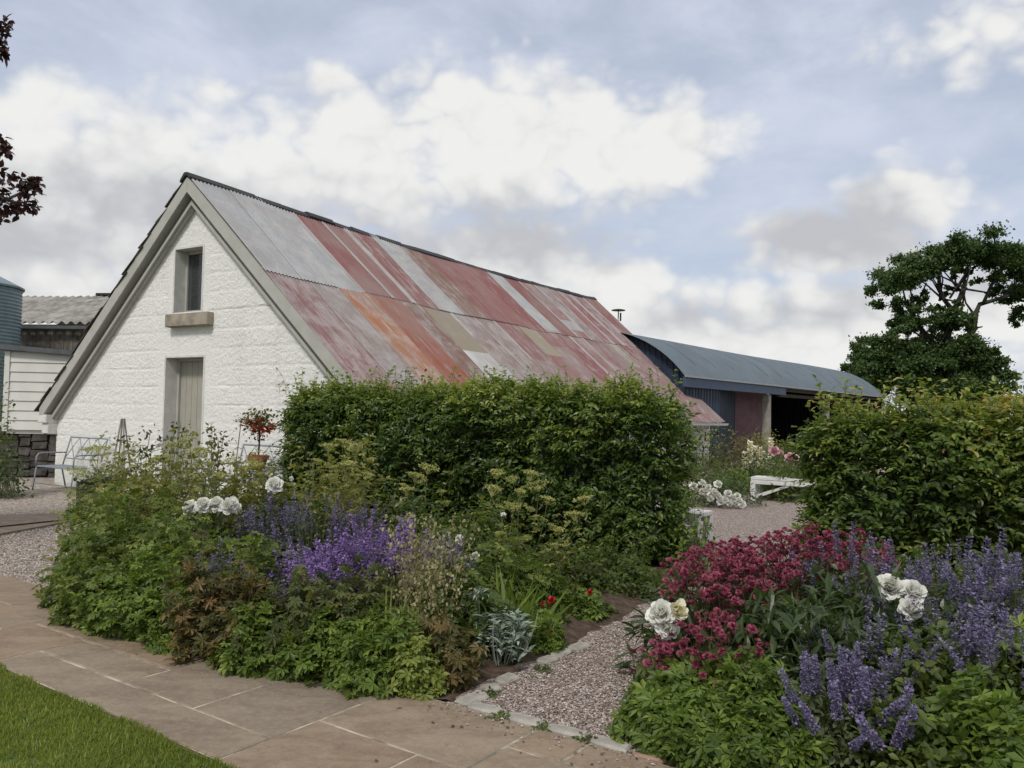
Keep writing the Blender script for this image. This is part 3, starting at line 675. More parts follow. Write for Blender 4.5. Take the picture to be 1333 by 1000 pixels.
    # barge boards
    for s, ex, ez in ((1, EXR, EZR), (-1, EXL, EZL)):
        g = Geo(); k = (RZ - ez) / abs(ex - RX); cs = 1 / math.sqrt(1 + k * k)
        def band(t0, t1, y0, y1, xe):
            g.prism([(RX, y0, RZ - t0 / cs), (xe, y0, RZ - t0 / cs - k * abs(xe - RX)), (xe, y0, RZ - t1 / cs - k * abs(xe - RX)), (RX, y0, RZ - t1 / cs)], (0, y1 - y0, 0))
        band(.015, .205, -.03, .015, ex); band(.178, .2, .015, WALLY - .02, ex - s * .05); band(.23, .37, .1, WALLY + .015, ex - s * .1); band(.3, .35, .06, .1, ex - s * .1)
        g.obj('bargeboard', M_SAGE, barn, False, .004)
        k_ = Geo(); x0 = ex + s * .02; x1 = ex - s * .28
        k_.box((min(x0, x1), -.04, ez - .3), (max(x0, x1), .3, ez - .14)); k_.box((min(ex - s * .06, x1), -.0, ez - .5), (max(ex - s * .06, x1), .26, ez - .3)); k_.obj('kneeler_stone', M_REVEAL, barn, False, .01)
    # gutter
    g = Geo(); n = 9; V = []
    for yy in (.05, BLEN + .1):
        for q in range(n):
            a = math.pi * q / (n - 1); V.append((EXR + .03 + .07 * math.cos(a), yy, EZR - .03 - .07 * math.sin(a)))
        for q in range(n - 1, -1, -1):
            a = math.pi * q / (n - 1); V.append((EXR + .03 + .062 * math.cos(a), yy, EZR - .03 - .062 * math.sin(a)))
    m_ = 2 * n; g.faces(np.array(V), [tuple(range(m_))[::-1], tuple(range(m_, 2 * m_))] + [(i, (i + 1) % m_, m_ + (i + 1) % m_, m_ + i) for i in range(m_)])
    g.box((7.95, .1, EZR - .02), (EXR - .06, BLEN - .1, EZR + .02)); g.obj('gutter', M_WHITE, barn, False)
    c = bloc(D(805, 404, 29.2)); g = Geo(); g.tube([(c[0], c[1], -.3), (c[0], c[1], c[2] - .28)], .03, 10)
    fl = g.obj('flue', M_SAGE, barn, True)
    g = Geo(); g.lathe([(.02, -.3), (.02, -.02), (.25, -.015), (.25, .01), (.1, .04), (.01, .05)], 20, c); g.tube([(c[0] + .09, c[1], c[2] - .4), (c[0] + .09, c[1], c[2] - .1)], .03, 8); g.obj('flue_cap', M_BLACK, fl)
barn_roof()

# ------------------------------------------------------------------ blue dutch barn behind
DPS = math.radians(39)
M_DROOF = plain('blue grey painted iron', (.095, .122, .145), .5, var=.12, scale=1.2)
M_DNAVY = plain('navy painted iron', (.025, .038, .063), .55, var=.2, scale=2)
M_DFASC = plain('navy fascia', (.045, .07, .125), .5, var=.12)
M_DPINK = plain('faded maroon boarding', (.13, .075, .085), .8, var=.2, scale=3)
M_DSHADE = plain('interior shade iron', (.012, .014, .02), .8)  # near black colour carries the shade inside the open barn
M_POST = plain('weathered post', (.26, .24, .21), .9, var=.25, scale=3, bump=.4, bscale=20)
def dutch_barn():
    # local frame: x along the eaves away from the camera, y into the building
    ex = np.array([math.sin(DPS), math.cos(DPS)]); r = thing('dutch_barn', 'navy blue open sided barn with curved blue grey iron roof', 'barn', (5.1, 23.6, 0), math.pi / 2 - DPS)
    Wd, EZ, RISE, LEN = 6.0, 2.66, 1.5, 21.5
    def arc(n=33, off=0.0, ov=.12):
        q = np.linspace(-1, 1, n); y = Wd / 2 + q * (Wd / 2 + ov); R = ((Wd / 2) ** 2 + RISE ** 2) / (2 * RISE)
        z = EZ + RISE - R + np.sqrt(np.maximum(R * R - (q * (Wd / 2 + .0)) ** 2, 0)); return y, z + off
    g = Geo(); n = 33; xs = np.linspace(-.25, LEN, 420); y, z = arc(n); V = []
    for x in xs:
        wv = .012 * math.cos(2 * math.pi * x / .2145) + .05 * math.sin(x * .5) * 0 + .02 * math.sin((x + 4) * .35)
        V.append(np.stack([np.full(n, x), y, z + wv], 1))
    V = np.vstack(V); idx = np.arange(len(V)).reshape(len(xs), n)
    f = np.stack([idx[:-1, :-1], idx[1:, :-1], idx[1:, 1:], idx[:-1, 1:]], -1).reshape(-1, 4); g.add(V, f.ravel(), np.full(len(f), 4))
    roof = g.obj('roof', M_DROOF, r, True)
    g = Geo()
    for i in range(0, 400, 28): g.tube(np.stack([np.full(n, xs[i]), y, z + .008 + .02 * np.sin((xs[i] + 4) * .35)], 1)[2:-2], .006, 4)
    for x in np.arange(.2, 21, .43): g.box((x - .03, .25, EZ + .30), (x + .03, .3, EZ + .34 + .02 * math.sin((x + 4) * .35)))
    g.obj('seam', M_DROOF, roof)
    def sheetwall(name, p0, p1, z0, z1, mat, par=r, top=None):
        p0, p1 = np.array(p0, float), np.array(p1, float); L = np.linalg.norm(p1 - p0); n_ = max(8, int(L / .03)); d = (p1 - p0) / L; nn = np.array([-d[1], d[0]])
        V = []
        for i in range(n_ + 1):
            s = L * i / n_; h = .018 * (1 if (s / .2) % 1 < .5 else -1); q = p0 + d * s + nn * h
            zt = z1 if top is None else top(q[1]); V += [(q[0], q[1], z0), (q[0], q[1], zt)]
        return Geo().faces(np.array(V), [(2 * i, 2 * i + 2, 2 * i + 3, 2 * i + 1) for i in range(n_)]).obj(name, mat, par)
    topf = lambda yy: float(np.interp(yy, *arc(33, -.008, 0)))
    sheetwall('gable_wall', (0, 0), (0, Wd), -.5, 0, M_DNAVY, r, topf)
    sheetwall('side_wall', (0, .02), (2.34, .02), -.5, EZ - .05, M_DNAVY)
    sheetwall('inner_wall', (2.36, .1), (6.35, 1.25), -.5, EZ + .2, M_DNAVY)
    sheetwall('back_wall', (0, Wd - .1), (LEN, Wd - .1), -.5, EZ + .12, M_DSHADE)
    sheetwall('end_wall', (LEN - .06, 0), (LEN - .06, Wd), -.5, 0, M_DSHADE, r, lambda yy: topf(yy) + .03)
    Geo().box((6.35, 1.22, -.5), (9.45, 1.3, EZ + .3)).obj('partition', M_DPINK, r)
    sheetwall('bay_wall', (9.45, 1.3), (14, 5.0), -.5, EZ + .6, M_DSHADE)
    Geo().box((-.28, -.1, EZ - .27), (7.86, -.04, EZ + .03)).obj('fascia', M_DFASC, r, False, .01)
    g = Geo(); g.box((7.86, -.02, EZ - .12), (LEN, .1, EZ - .02)); g.box((7.86, .15, EZ - .32), (LEN, .3, EZ - .2)); g.obj('beam', M_TWIG, r)
    g = Geo(); g.box((-.25, -.16, EZ + .02), (LEN, -.1, EZ + .07)); g.obj('eave_trim', plain('grey eave trim', (.3, .31, .33), .6), r)
    for x in (6.5, 13.0, 19.5): Geo().box((x - .12, -.02, -.5), (x + .12, .22, EZ - .28)).obj('post', M_POST, r, False, .015)
dutch_barn()

# ------------------------------------------------------------------ left outbuildings
M_BOARD = plain('cream weatherboard', (.56, .56, .53), .6, var=.06, scale=2)
M_FELT = plain('grey roofing felt', (.09, .095, .105), .85)
M_ASB = plain('weathered cement sheet', (.27, .255, .235), .9, var=.35, scale=1.6, bump=.4, bscale=25)
M_OLDW = plain('weathered dark boards', (.12, .11, .095), .95, var=.45, scale=4)
M_STONE = plain('dark rubble stone', (.06, .055, .05), .95, var=.55, scale=5, bump=.9, bscale=9)
M_TANK = plain('galvanised blue grey', (.14, .2, .22), .45, var=.15, scale=2)
def shed():
    p = D(6, 560, 16.6); p[2] = 0
    r = thing('weatherboard_shed', 'cream weatherboard shed on a dark stone base behind the barn corner', 'shed', p, math.radians(8))
    g = Geo(); z = .98; k = 0; Wd = 3.2
    while z < 2.62:
        h = .2; zt = z + h
        top0 = min(zt, 2.6)
        P = [(0, 0, z), (Wd, 0, z), (Wd, 0, top0), (0, 0, top0)]
        g.faces(np.array([(0, -.03, z), (Wd, -.03, z), (Wd, -.006, top0 + .02), (0, -.006, top0 + .02), (0, 0, z), (Wd, 0, z), (Wd, .02, top0), (0, .02, top0)]),
                [(0, 1, 2, 3), (0, 4, 5, 1), (0, 3, 7, 4), (1, 5, 6, 2)], random.random()); z += h
    g.box((-.04, -.045, .95), (.06, .05, 2.6)); g.box((.02, .02, .9), (Wd, 2.4, 2.58)); g.obj('wall', M_BOARD, r)
    g = Geo(); g.prism([(-.12, -.14, 2.62), (Wd + .1, -.14, 2.42), (Wd + .1, -.14, 2.53), (-.12, -.14, 2.73)], (0, 2.7, 0)); g.obj('roof', M_FELT, r, False, .01)
    g = Geo()
    x = -.6
    while x < Wd:
        w = random.uniform(.18, .5); z = -.1
        while z < .93:
            hh = random.uniform(.09, .26); z1 = min(z + hh, .95); q = [random.uniform(-.03, .03) for _ in range(8)]
            g.prism([(x + q[0], .03 + q[4], z + q[1] * .5), (x + w + q[2] - .02, .03 + q[5], z + q[3] * .5), (x + w + q[1] - .02, .03 + q[6], z1 - .02 + q[0] * .3), (x + q[3], .03 + q[7], z1 - .02 + q[2] * .3)], (0, .4, 0), random.random()); z = z1
        x += w
    g.box((-.6, .1, -.05), (Wd, .48, .94)); g.obj('stone_base', M_STONE, r, False, .01)
shed()
def old_shed():
    p = D(14, 422, 25); r = thing('farm_shed', 'old dark boarded farm shed with grey corrugated cement roof', 'shed', (p[0], p[1], 0), math.radians(-6)); ez = p[2]
    Wd = 9; dep = 4.8; rise = 1.55
    g = Geo(); xs = np.linspace(-3.5, Wd, 700); us = np.linspace(0, 1, 14)
    X, U = np.meshgrid(xs, us, indexing='ij'); Z = ez + rise * U + .045 * np.sin(2 * math.pi * X / .3) + .03 * np.sin(X * .8) - .008 * (np.floor(U * 4) % 2)
    V = np.stack([X.ravel(), (dep * U - .25).ravel(), Z.ravel()], 1); idx = np.arange(len(V)).reshape(X.shape)
    f = np.stack([idx[:-1, :-1], idx[1:, :-1], idx[1:, 1:], idx[:-1, 1:]], -1).reshape(-1, 4); g.add(V, f.ravel(), np.full(len(f), 4))
    f2 = V.copy(); f2[:, 1] = 2 * (dep - .25) - f2[:, 1]; g.add(f2, f.ravel(), np.full(len(f), 4)); roof = g.obj('roof', M_ASB, r, True)
    for x in (.2, 1.55, 2.95, 4.3, 5.7, 7.1): Geo().box((x - .35, dep - .42, ez + rise - .0), (x + .35, dep - .08, ez + rise + .1)).obj('ridge_vent', M_BLACK, roof, False, .02)
    g = Geo(); x = 0
    while x < Wd - .1: g.box((x, random.uniform(-.01, .01), -.2), (x + .14, .03, ez - .05), random.random()); x += .15
    g.box((0, .03, -.2), (Wd - .1, .06, ez)); g.box((0, .03, -.2), (.05, 2 * dep - .6, ez)); g.obj('wall', M_OLDW, r)
    Geo().box((-.2, -.3, ez - .16), (Wd, -.2, ez - .06)).obj('gutter', M_FELT, r)
old_shed()
def tank():
    c = D(-44, 420, 22.5); r = thing('grain_silo', 'blue grey corrugated round silo beside the old farm shed', 'silo', (c[0], c[1], 0)); R = 1.32; zt = D(0, 373, 22.5)[2]
    pr = []
    for z in np.arange(0, zt, .025): pr.append((R + .015 * math.sin(2 * math.pi * z / .1), z))
    Geo().lathe(pr, 48).obj('wall', M_TANK, r, True)
    Geo().lathe([(R + .06, zt - .03), (R + .06, zt + .02), (R * .5, zt + .38), (.15, zt + .62), (.02, zt + .64)], 48).obj('roof', M_TANK, r)
tank()

# ------------------------------------------------------------------ hedges
HLEAF = (OVATE[0] * (.85, 1, 1.5), OVATE[1])
def hedge(label, origin, L, Wd, Hh, mat, n, size, seed):
    """clipped hedge: local x along its length, y its depth, z up"""
    r = thing('hedge', label, 'hedge', origin, -PS + math.radians(4))
    areas = np.array([L * Hh, L * Hh * .5, L * Wd, Wd * Hh, Wd * Hh]); pick = rng.choice(5, n, p=areas / areas.sum())
    a, b = rng.random(n), rng.random(n); P = np.zeros((n, 3)); N = np.zeros((n, 3))
    for k, (ax, nn) in enumerate((((0, 2, 1, 0), (0, -1, 0)), ((0, 2, 1, 1), (0, 1, 0)), ((0, 1, 2, 1), (0, 0, 1)), ((1, 2, 0, 0), (-1, 0, 0)), ((1, 2, 0, 1), (1, 0, 0)))):
        s = pick == k; dim = (L, Wd, Hh); P[s, ax[0]] = a[s] * dim[ax[0]]; P[s, ax[1]] = b[s] * dim[ax[1]]; P[s, ax[2]] = ax[3] * dim[ax[2]]; N[s] = nn
    # soften the edges: pull towards a rounded box
    c = np.array([L / 2, Wd / 2, Hh / 2]); half = c; q = P - c; rad = np.array([.62, .45, .4])
    inner = half - rad; cl = np.clip(q, -inner, inner); dlt = (q - cl) / rad; ln = np.linalg.norm(dlt, axis=1, keepdims=True)
    m_ = ln[:, 0] > 1e-6; q[m_] = cl[m_] + dlt[m_] / np.maximum(ln[m_], 1) * rad; N[m_] = nrm(.4 * N[m_] + dlt[m_] / rad * .1)
    P = q + c
    lump = vnoise(P * 1.7, seed) * .5 + vnoise(P * 4.5, seed + 1) * .5
    depth = np.minimum(rng.exponential(.085, n), .34)
    P = P + N * ((lump - .5) * .5 - depth + .05)[:, None] + rng.normal(size=(n, 3)) * .015
    P[:, 2] = np.maximum(P[:, 2], .06)
    P[:, 0] += (P[:, 0] - L / 2) / L * .22 * np.clip(1 - P[:, 2] / Hh, 0, 1)
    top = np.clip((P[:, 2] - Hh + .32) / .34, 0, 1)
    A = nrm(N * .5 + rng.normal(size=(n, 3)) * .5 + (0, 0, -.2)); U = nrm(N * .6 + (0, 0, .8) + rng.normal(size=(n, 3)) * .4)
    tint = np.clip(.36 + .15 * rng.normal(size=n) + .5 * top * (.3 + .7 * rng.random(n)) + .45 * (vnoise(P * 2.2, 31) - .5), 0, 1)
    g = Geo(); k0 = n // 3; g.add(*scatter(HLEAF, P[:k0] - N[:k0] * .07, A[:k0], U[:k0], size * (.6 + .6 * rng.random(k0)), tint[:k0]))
    # short twigs carrying two ranks of leaves, reaching out and a little up
    tw_n = n // 9; sel = slice(k0, k0 + tw_n); Pb, Nb = P[sel] - N[sel] * .06, N[sel]
    T_ = nrm(Nb * .75 + rng.normal(size=(tw_n, 3)) * .55 + (0, 0, .12)); Ln = size * (1.4 + 1.5 * rng.random(tw_n)); Up = nrm(Nb * .35 + (0, 0, 1) + rng.normal(size=(tw_n, 3)) * .28); Sd = nrm(np.cross(T_, Up)); bt = tint[sel]
    for k in range(7):
        u = (k + 1) / 7; sgn = 1 if k % 2 else -1; q = Pb + T_ * (Ln * u)[:, None] - np.array([0, 0, 1]) * (Ln * u * u * .18)[:, None]
        ax = T_ * (.55 if k < 6 else 1.2) + Sd * (sgn * (.85 if k < 6 else .1)) + rng.normal(size=(tw_n, 3)) * .18 + (0, 0, -.12)
        g.add(*scatter(HLEAF, q, ax, Up + rng.normal(size=(tw_n, 3)) * .25, size * (1.05 - .4 * u) * (.75 + .4 * rng.random(tw_n)), np.clip(bt + .22 * (u - .5) + .1 * rng.normal(size=tw_n), 0, 1)))
    # young shoots standing out of the clipped top and ends
    ns = int(60 * L); base = np.stack([rng.random(ns) * L, rng.random(ns) * Wd, np.full(ns, Hh - .06)], 1); h = .04 + .26 * rng.random(ns) ** 2.6 * (.4 + 1.2 * vnoise(base * 1.7, 17))
    h = np.minimum(h, .24)
    tip = base + np.stack([rng.normal(size=ns) * .06, rng.normal(size=ns) * .06, h + .06], 1)
    sg, Cc = stems(base, tip, .0025, .05); tw = Geo(); tw.add(*sg)
    for k in range(1, 5):
        for rep in range(2):
            p = Cc[:, k] + rng.normal(size=(ns, 3)) * .008; Aa = nrm(rng.normal(size=(ns, 3)) * (1, 1, .3) + (0, 0, .35))
            g.add(*scatter(OVATE, p, Aa, np.array([0, 0, 1.]) + rng.normal(size=(ns, 3)) * .3, size * (.45 + .4 * rng.random(ns)), np.clip(.72 + .18 * rng.normal(size=ns), 0, 1)))
    g.obj('foliage', mat, r)
    # inner stems, plus added dark boxes that stop light showing through
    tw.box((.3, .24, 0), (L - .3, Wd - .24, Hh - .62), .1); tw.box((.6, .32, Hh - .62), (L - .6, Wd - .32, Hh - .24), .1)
    k = int(10 * L); b0 = np.stack([rng.random(k) * (L - .3) + .15, rng.random(k) * (Wd - .3) + .15, 0 * rng.random(k)], 1)
    sg, _ = stems(b0, b0 + np.stack([rng.normal(size=k) * .15, rng.normal(size=k) * .12, np.full(k, Hh - .25)], 1), .012, .05); tw.add(*sg)
    tw.obj('branches_and_core', M_HEDGEIN, r)
M_HEDGEIN = leafmat('hedge dark core', ramp3((.012, .02, .008), (.02, .028, .012), (.03, .035, .016)), transl=0)
hx = np.array([math.cos(PS - math.radians(4)), -math.sin(PS - math.radians(4))])
h0 = np.array([1.40, 7.62]) - hx * 5.2
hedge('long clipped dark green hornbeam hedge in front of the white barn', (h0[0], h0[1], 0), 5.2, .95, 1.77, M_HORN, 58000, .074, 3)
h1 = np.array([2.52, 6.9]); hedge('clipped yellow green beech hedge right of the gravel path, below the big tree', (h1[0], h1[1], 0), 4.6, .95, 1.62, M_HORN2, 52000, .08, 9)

# ------------------------------------------------------------------ trees
def big_tree():
    d = 62.0; b = D(1236, 560, d); b[2] = 0
    r = thing('oak_tree', 'large open crowned oak standing alone beyond the beech hedge', 'tree', b)
    def L(px, py, dy=0): p = D(px, py, d) - b; return np.array([p[0], dy, p[2]])
    tr = Geo()
    for pts, rad in (([(1236, 575), (1236, 520), (1234, 470), (1232, 440)], (.62, .5, .42, .36)), ([(1232, 440), (1243, 405), (1251, 378), (1262, 360), (1275, 345)], (.32, .22, .17, .12, .06)),
                     ([(1243, 408), (1230, 390), (1224, 372), (1228, 355), (1222, 340)], (.2, .16, .13, .1, .05)), ([(1236, 470), (1252, 445), (1266, 430), (1267, 408), (1280, 395), (1302, 388), (1325, 378)], (.34, .28, .24, .2, .18, .13, .08)),
                     ([(1280, 395), (1288, 372), (1300, 355), (1308, 340)], (.14, .12, .08, .05)), ([(1302, 388), (1345, 392), (1375, 385)], (.12, .1, .06)), ([(1266, 428), (1281, 425)], (.1, .05)),
                     ([(1234, 465), (1205, 440), (1186, 415), (1180, 395), (1168, 380)], (.26, .18, .13, .1, .05)), ([(1186, 415), (1196, 395), (1200, 370)], (.1, .08, .05)), ([(1234, 500), (1190, 480), (1150, 470), (1125, 480)], (.22, .15, .1, .05)),
                     ([(1236, 500), (1262, 485), (1290, 490)], (.2, .13, .06)), ([(1251, 380), (1238, 368), (1245, 350)], (.1, .07, .04)), ([(1267, 408), (1255, 395), (1262, 380)], (.1, .07, .04))):
        P = np.array([L(x, y, math.sin(x * .37) * 1.2 * (i / len(pts))) for i, (x, y) in enumerate(pts)]); tr.tube(P, rad, 7)
    for k in range(70):
        x, y = random.choice([(1165, 365), (1190, 350), (1215, 340), (1245, 338), (1275, 338), (1305, 345), (1330, 355), (1180, 400), (1200, 415), (1140, 460), (1185, 460), (1230, 460), (1275, 470), (1320, 385)])
        bx, by = random.choice([(1251, 378), (1243, 405), (1230, 390), (1275, 396), (1302, 388), (1186, 415), (1205, 440), (1190, 480), (1262, 485)])
        if abs(bx - x) + abs(by - y) > 90: continue
        a, c = L(bx, by, random.uniform(-1, 1)), L(x + random.uniform(-18, 18), y + random.uniform(-14, 14), random.uniform(-2.5, 2.5))
        tr.tube([a, a * .5 + c * .5 + rng.normal(size=3) * .3, c], (.09, .06, .025), 5)
    tr.obj('trunk', M_OAKBARK, r, True)
    cl = [(1165, 362, 22), (1188, 346, 24), (1212, 336, 24), (1240, 330, 24), (1268, 329, 25), (1296, 334, 26), (1325, 342, 28), (1352, 355, 30), (1378, 375, 30), (1328, 330, 16), (1345, 370, 18), (1335, 415, 12), (1112, 492, 12), (1140, 478, 18), (1150, 378, 15), (1156, 393, 12), (1180, 372, 18), (1203, 358, 13), (1200, 385, 9),
          (1318, 360, 16), (1322, 388, 13), (1340, 402, 13), (1246, 374, 6), (1262, 350, 9), (1290, 362, 8), (1310, 378, 8), (1225, 352, 8), (1232, 398, 6), (1192, 400, 12), (1176, 408, 16), (1196, 425, 14), (1230, 418, 20), (1218, 437, 18), (1244, 428, 13), (1172, 425, 12), (1158, 440, 14),
          (1137, 452, 17), (1124, 470, 15), (1118, 482, 12), (1150, 462, 18), (1182, 455, 18), (1200, 470, 24), (1232, 462, 24), (1262, 452, 15), (1275, 458, 12), (1262, 476, 24), (1288, 482, 18), (1296, 492, 13), (1170, 482, 24), (1205, 498, 26), (1240, 500, 26), (1275, 505, 22), (1150, 500, 18), (1135, 492, 12), (1230, 520, 26), (1195, 518, 18), (1262, 522, 20), (1285, 512, 12)]
    g = Geo()
    for i, (x, y, rp) in enumerate(cl):
        R0 = rp * d / F
        for j in range((4 + int(rp / 5)) * (2 if y > 440 else 1)):
            v0 = rdir(1)[0] * rng.random() ** .4; c = L(x, y, random.uniform(-2.2, 2.2)) + v0 * R0 * (.95, 1.2, .75); R_ = R0 * random.uniform(.28, .5); n = int(80 + 430 * (R_ / .6) ** 2)
            v = rdir(n); P = c + v * ((.25 + .75 * rng.random(n)) * (1 + .5 * rng.exponential(.35, n)) * R_ * (.35 + 1.25 * vnoise(v * 3.1 + i * 5 + j, i)))[:, None] * (1.25, 1.2, .85)
            A = nrm(rng.normal(size=(n, 3)) + v * .4); U = nrm(v * .5 + (0, 0, .9) + rng.normal(size=(n, 3)) * .5)
            g.add(*scatter(QUADLEAF, P, A, U, .09 + .13 * rng.random(n), np.clip(.45 + .28 * rng.normal(size=n), 0, 1)))
    g.obj('crown', M_OAKLEAF, r)
big_tree()
def copper_tree():
    d = 7.2; b = D(-420, 560, d); b[2] = 0
    r = thing('copper_beech', 'dark purple leaved tree reaching in at the left edge of the photo', 'tree', b)
    L = lambda px, py, dd=d: D(px, py, dd) - b
    tr = Geo(); tr.tube([(0, 0, 0), (.03, 0, 1.2), (-.02, .05, 2.4), (.05, 0, 3.6), (0, 0, 5.2)], (.16, .13, .11, .08, .03), 9)
    ends = [(-40, 275, [(-250, 330), (-120, 290), (-40, 275), (5, 262), (42, 244), (52, 242)]), (0, 0, [(-120, 290), (-50, 255), (0, 256), (30, 268), (46, 268)]), (0, 0, [(-250, 200), (-120, 205), (-30, 200), (2, 196), (8, 190)]), (0, 0, [(-250, 70), (-120, 80), (-30, 62), (0, 52), (6, 45)])]
    sp = [(8, 228, 12), (22, 240, 14), (36, 240, 12), (46, 236, 7), (48, 246, 8), (6, 250, 16), (14, 262, 18), (24, 272, 14), (36, 262, 9), (42, 268, 8), (4, 276, 16), (30, 251, 10), (-12, 250, 22), (-14, 275, 20),
          (2, 186, 9), (6, 196, 8), (-8, 194, 12), (2, 40, 10), (8, 33, 8), (-6, 52, 14), (2, 62, 12), (5, 70, 7), (-12, 40, 14)]
    for _, _, pts in ends: tr.tube([L(*p) for p in pts], np.linspace(.03, .004, len(pts)), 6)
    for z, q in ((2.6, 1.1), (3.0, 2.6), (3.4, 4.2), (3.9, 5.6), (3.2, 3.4)): tr.tube([(0, 0, z - .4), (.5 * math.cos(q), .5 * math.sin(q), z), (1.1 * math.cos(q), 1.1 * math.sin(q), z + .6)], (.05, .035, .012), 6)
    tr.obj('trunk', M_BARK, r, True)
    g = Geo()
    for x, y, rp in sp:
        c = L(x, y); R = rp * d / F; n = int(9 + rp * 1.1); v = rdir(n); P = c + v * R * rng.random((n, 1)) ** .5
        g.add(*scatter(OVATE, P, nrm(rng.normal(size=(n, 3)) + (.4, 0, -.3)), (0, 0, 1) + rng.normal(size=(n, 3)) * .5, .05 + .04 * rng.random(n), rng.random(n)))
    for k in range(26):
        q = rng.random() * 6.28; rr = rng.random() * 1.15; c = np.array([rr * math.cos(q) - .35, rr * math.sin(q), 2.7 + 2.6 * rng.random()]); n = 240; v = rdir(n)
        g.add(*scatter(OVATE, c + v * .55 * rng.random((n, 1)) ** .5, nrm(rng.normal(size=(n, 3))), (0, 0, 1) + rng.normal(size=(n, 3)) * .5, .06 + .04 * rng.random(n), rng.random(n)))
    g.obj('crown', M_COPPER, r)
copper_tree()

# ------------------------------------------------------------------ plant builders (local coordinates, base at the origin)
def P2(px, d): p = D(px, 539, d); return (p[0], p[1], .02)
def HZ(px, py, d): return D(px, py, d)[2]
def plant(name, label, cat, px, d, group=None, rz=0): return thing(name, label, cat, P2(px, d), rz, group)
def mound(geo, rx, h, n, tmpl, size, t0=.5, tv=.2, c=(0, 0), lump=.5, inner=.45, droop=.25, zlo=-.05, ry=None, seed=None):
    ry = ry or rx; v = rng.normal(size=(n, 3)); v[:, 2] = np.abs(v[:, 2]) * 1.0 + zlo; v = nrm(v); sd = rng.integers(1000) if seed is None else seed
    r = 1 - (rng.random(n) ** 1.6) * (1 - inner); r = r * (1 + lump * (vnoise(v * 2.2 + sd, sd) - .5) + lump * .5 * (vnoise(v * 5 + sd, sd + 1) - .5))
    P = v * r[:, None] * (rx, ry, h) + (c[0], c[1], 0); P[:, 2] = np.maximum(P[:, 2], .015)
    A = nrm(v * (.8, .8, .3) + rng.normal(size=(n, 3)) * .55 + (0, 0, -droop)); U = nrm(v * .6 + (0, 0, .8) + rng.normal(size=(n, 3)) * .35)
    tt = np.clip(t0 + tv * rng.normal(size=n) + .25 * (vnoise(P * 6 + sd, 5) - .5), 0, 1)
    geo.add(*scatter(tmpl, P, A, U, size * (.6 + .65 * rng.random(n)), tt)); return P
def bush(name, label, px, d, rx, h, n, tmpl, size, mat, cat='plant', group=None, t0=.5, tv=.2, stemmat=None, lump=.5, inner=.45, droop=.25, ry=None):
    r = plant(name, label, cat, px, d, group); g = Geo(); P = mound(g, rx, h, n, tmpl, size, t0, tv, lump=lump, inner=inner, droop=droop, ry=ry); g.obj('foliage', mat, r)
    k = min(len(P), 70); sel = P[rng.choice(len(P), k, replace=False)]; base = rng.normal(size=(k, 3)) * (rx * .25, rx * .25, 0)
    sg, _ = stems(base, sel, .0035, .08); s = Geo(); s.add(*sg); s.obj('stem', stemmat or M_STEM, r); return r
def place(name, me, mat, parent, loc, dirn=(0, 0, 1), s=1.0, label=None):
    o = bpy.data.objects.new(name, me); COL.objects.link(o); o.parent = parent; o.location = loc
    q = Vector(dirn).to_track_quat('Z', 'Y'); o.rotation_euler = (q @ Matrix.Rotation(random.uniform(0, 6.28), 3, 'Z').to_quaternion()).to_euler(); o.scale = (s, s, s)
    if label: o['label'] = label
    return o
def spike_mesh(name, mat, L=.2, nwh=8, r0=.018, size=.013, per=10, gap=.0, seed=0, green=None):
    g = Geo()
    for k in range(nwh):
        u = (k + random.uniform(-.2, .2)) / nwh; z = L * (u ** (1 + gap)); rr = r0 * (1 - .65 * u); n = max(3, int(per * (1 - .45 * u)))
        q = rng.random(n) * 6.283; P = np.stack([np.cos(q) * rr * rng.random(n) ** .4, np.sin(q) * rr * rng.random(n) ** .4, z + rng.normal(size=n) * L / nwh * .22], 1)
        A = nrm(np.stack([np.cos(q), np.sin(q), .35 + 0 * q + rng.normal(size=n) * .4], 1)); g.add(*scatter(QUADLEAF, P, A, (0, 0, 1) + rng.normal(size=(n, 3)) * .5, size * (.7 + .6 * rng.random(n)), rng.random(n)))
    me = g.mesh(name); me.materials.append(mat); return me
SPK = {k: [spike_mesh('flower_spike', *a) for _ in range(4)] for k, a in
       {'nep': (M_NEPETA, .19, 12, .016, .01, 14, .0), 'pur': (M_PURPLE, .2, 10, .02, .0135, 12), 'dus': (M_DUSKY, .17, 8, .017, .013, 9), 'lup': (M_CREAM, .5, 36, .028, .03, 18), 'big': (M_NEPETA, .19, 15, .021, .01, 26)}.items()}
def ball_mesh(name, mat, R, n, size, dome=.3, up=.6):
    g = Geo(); q = np.arange(n) * 2.39996; rr = np.sqrt((np.arange(n) + .5) / n)
    P = np.stack([np.cos(q) * rr * R * .5, np.sin(q) * rr * R * .5, (1 - rr) * R * dome], 1)
    A = nrm(np.stack([np.cos(q) * rr, np.sin(q) * rr, up * (1.15 - rr)], 1) + rng.normal(size=(n, 3)) * .12); g.add(*scatter((QUADLEAF[0] * (1.1, 1, 1), QUADLEAF[1]), P, A, (0, 0, 1) + rng.normal(size=(n, 3)) * .2, size * (.8 + .4 * rng.random(n)), rng.random(n)))
    me = g.mesh(name); me.materials.append(mat); return me
AST = [ball_mesh('flower_head', M_CRIM, .018, 26, .0125) for _ in range(4)]
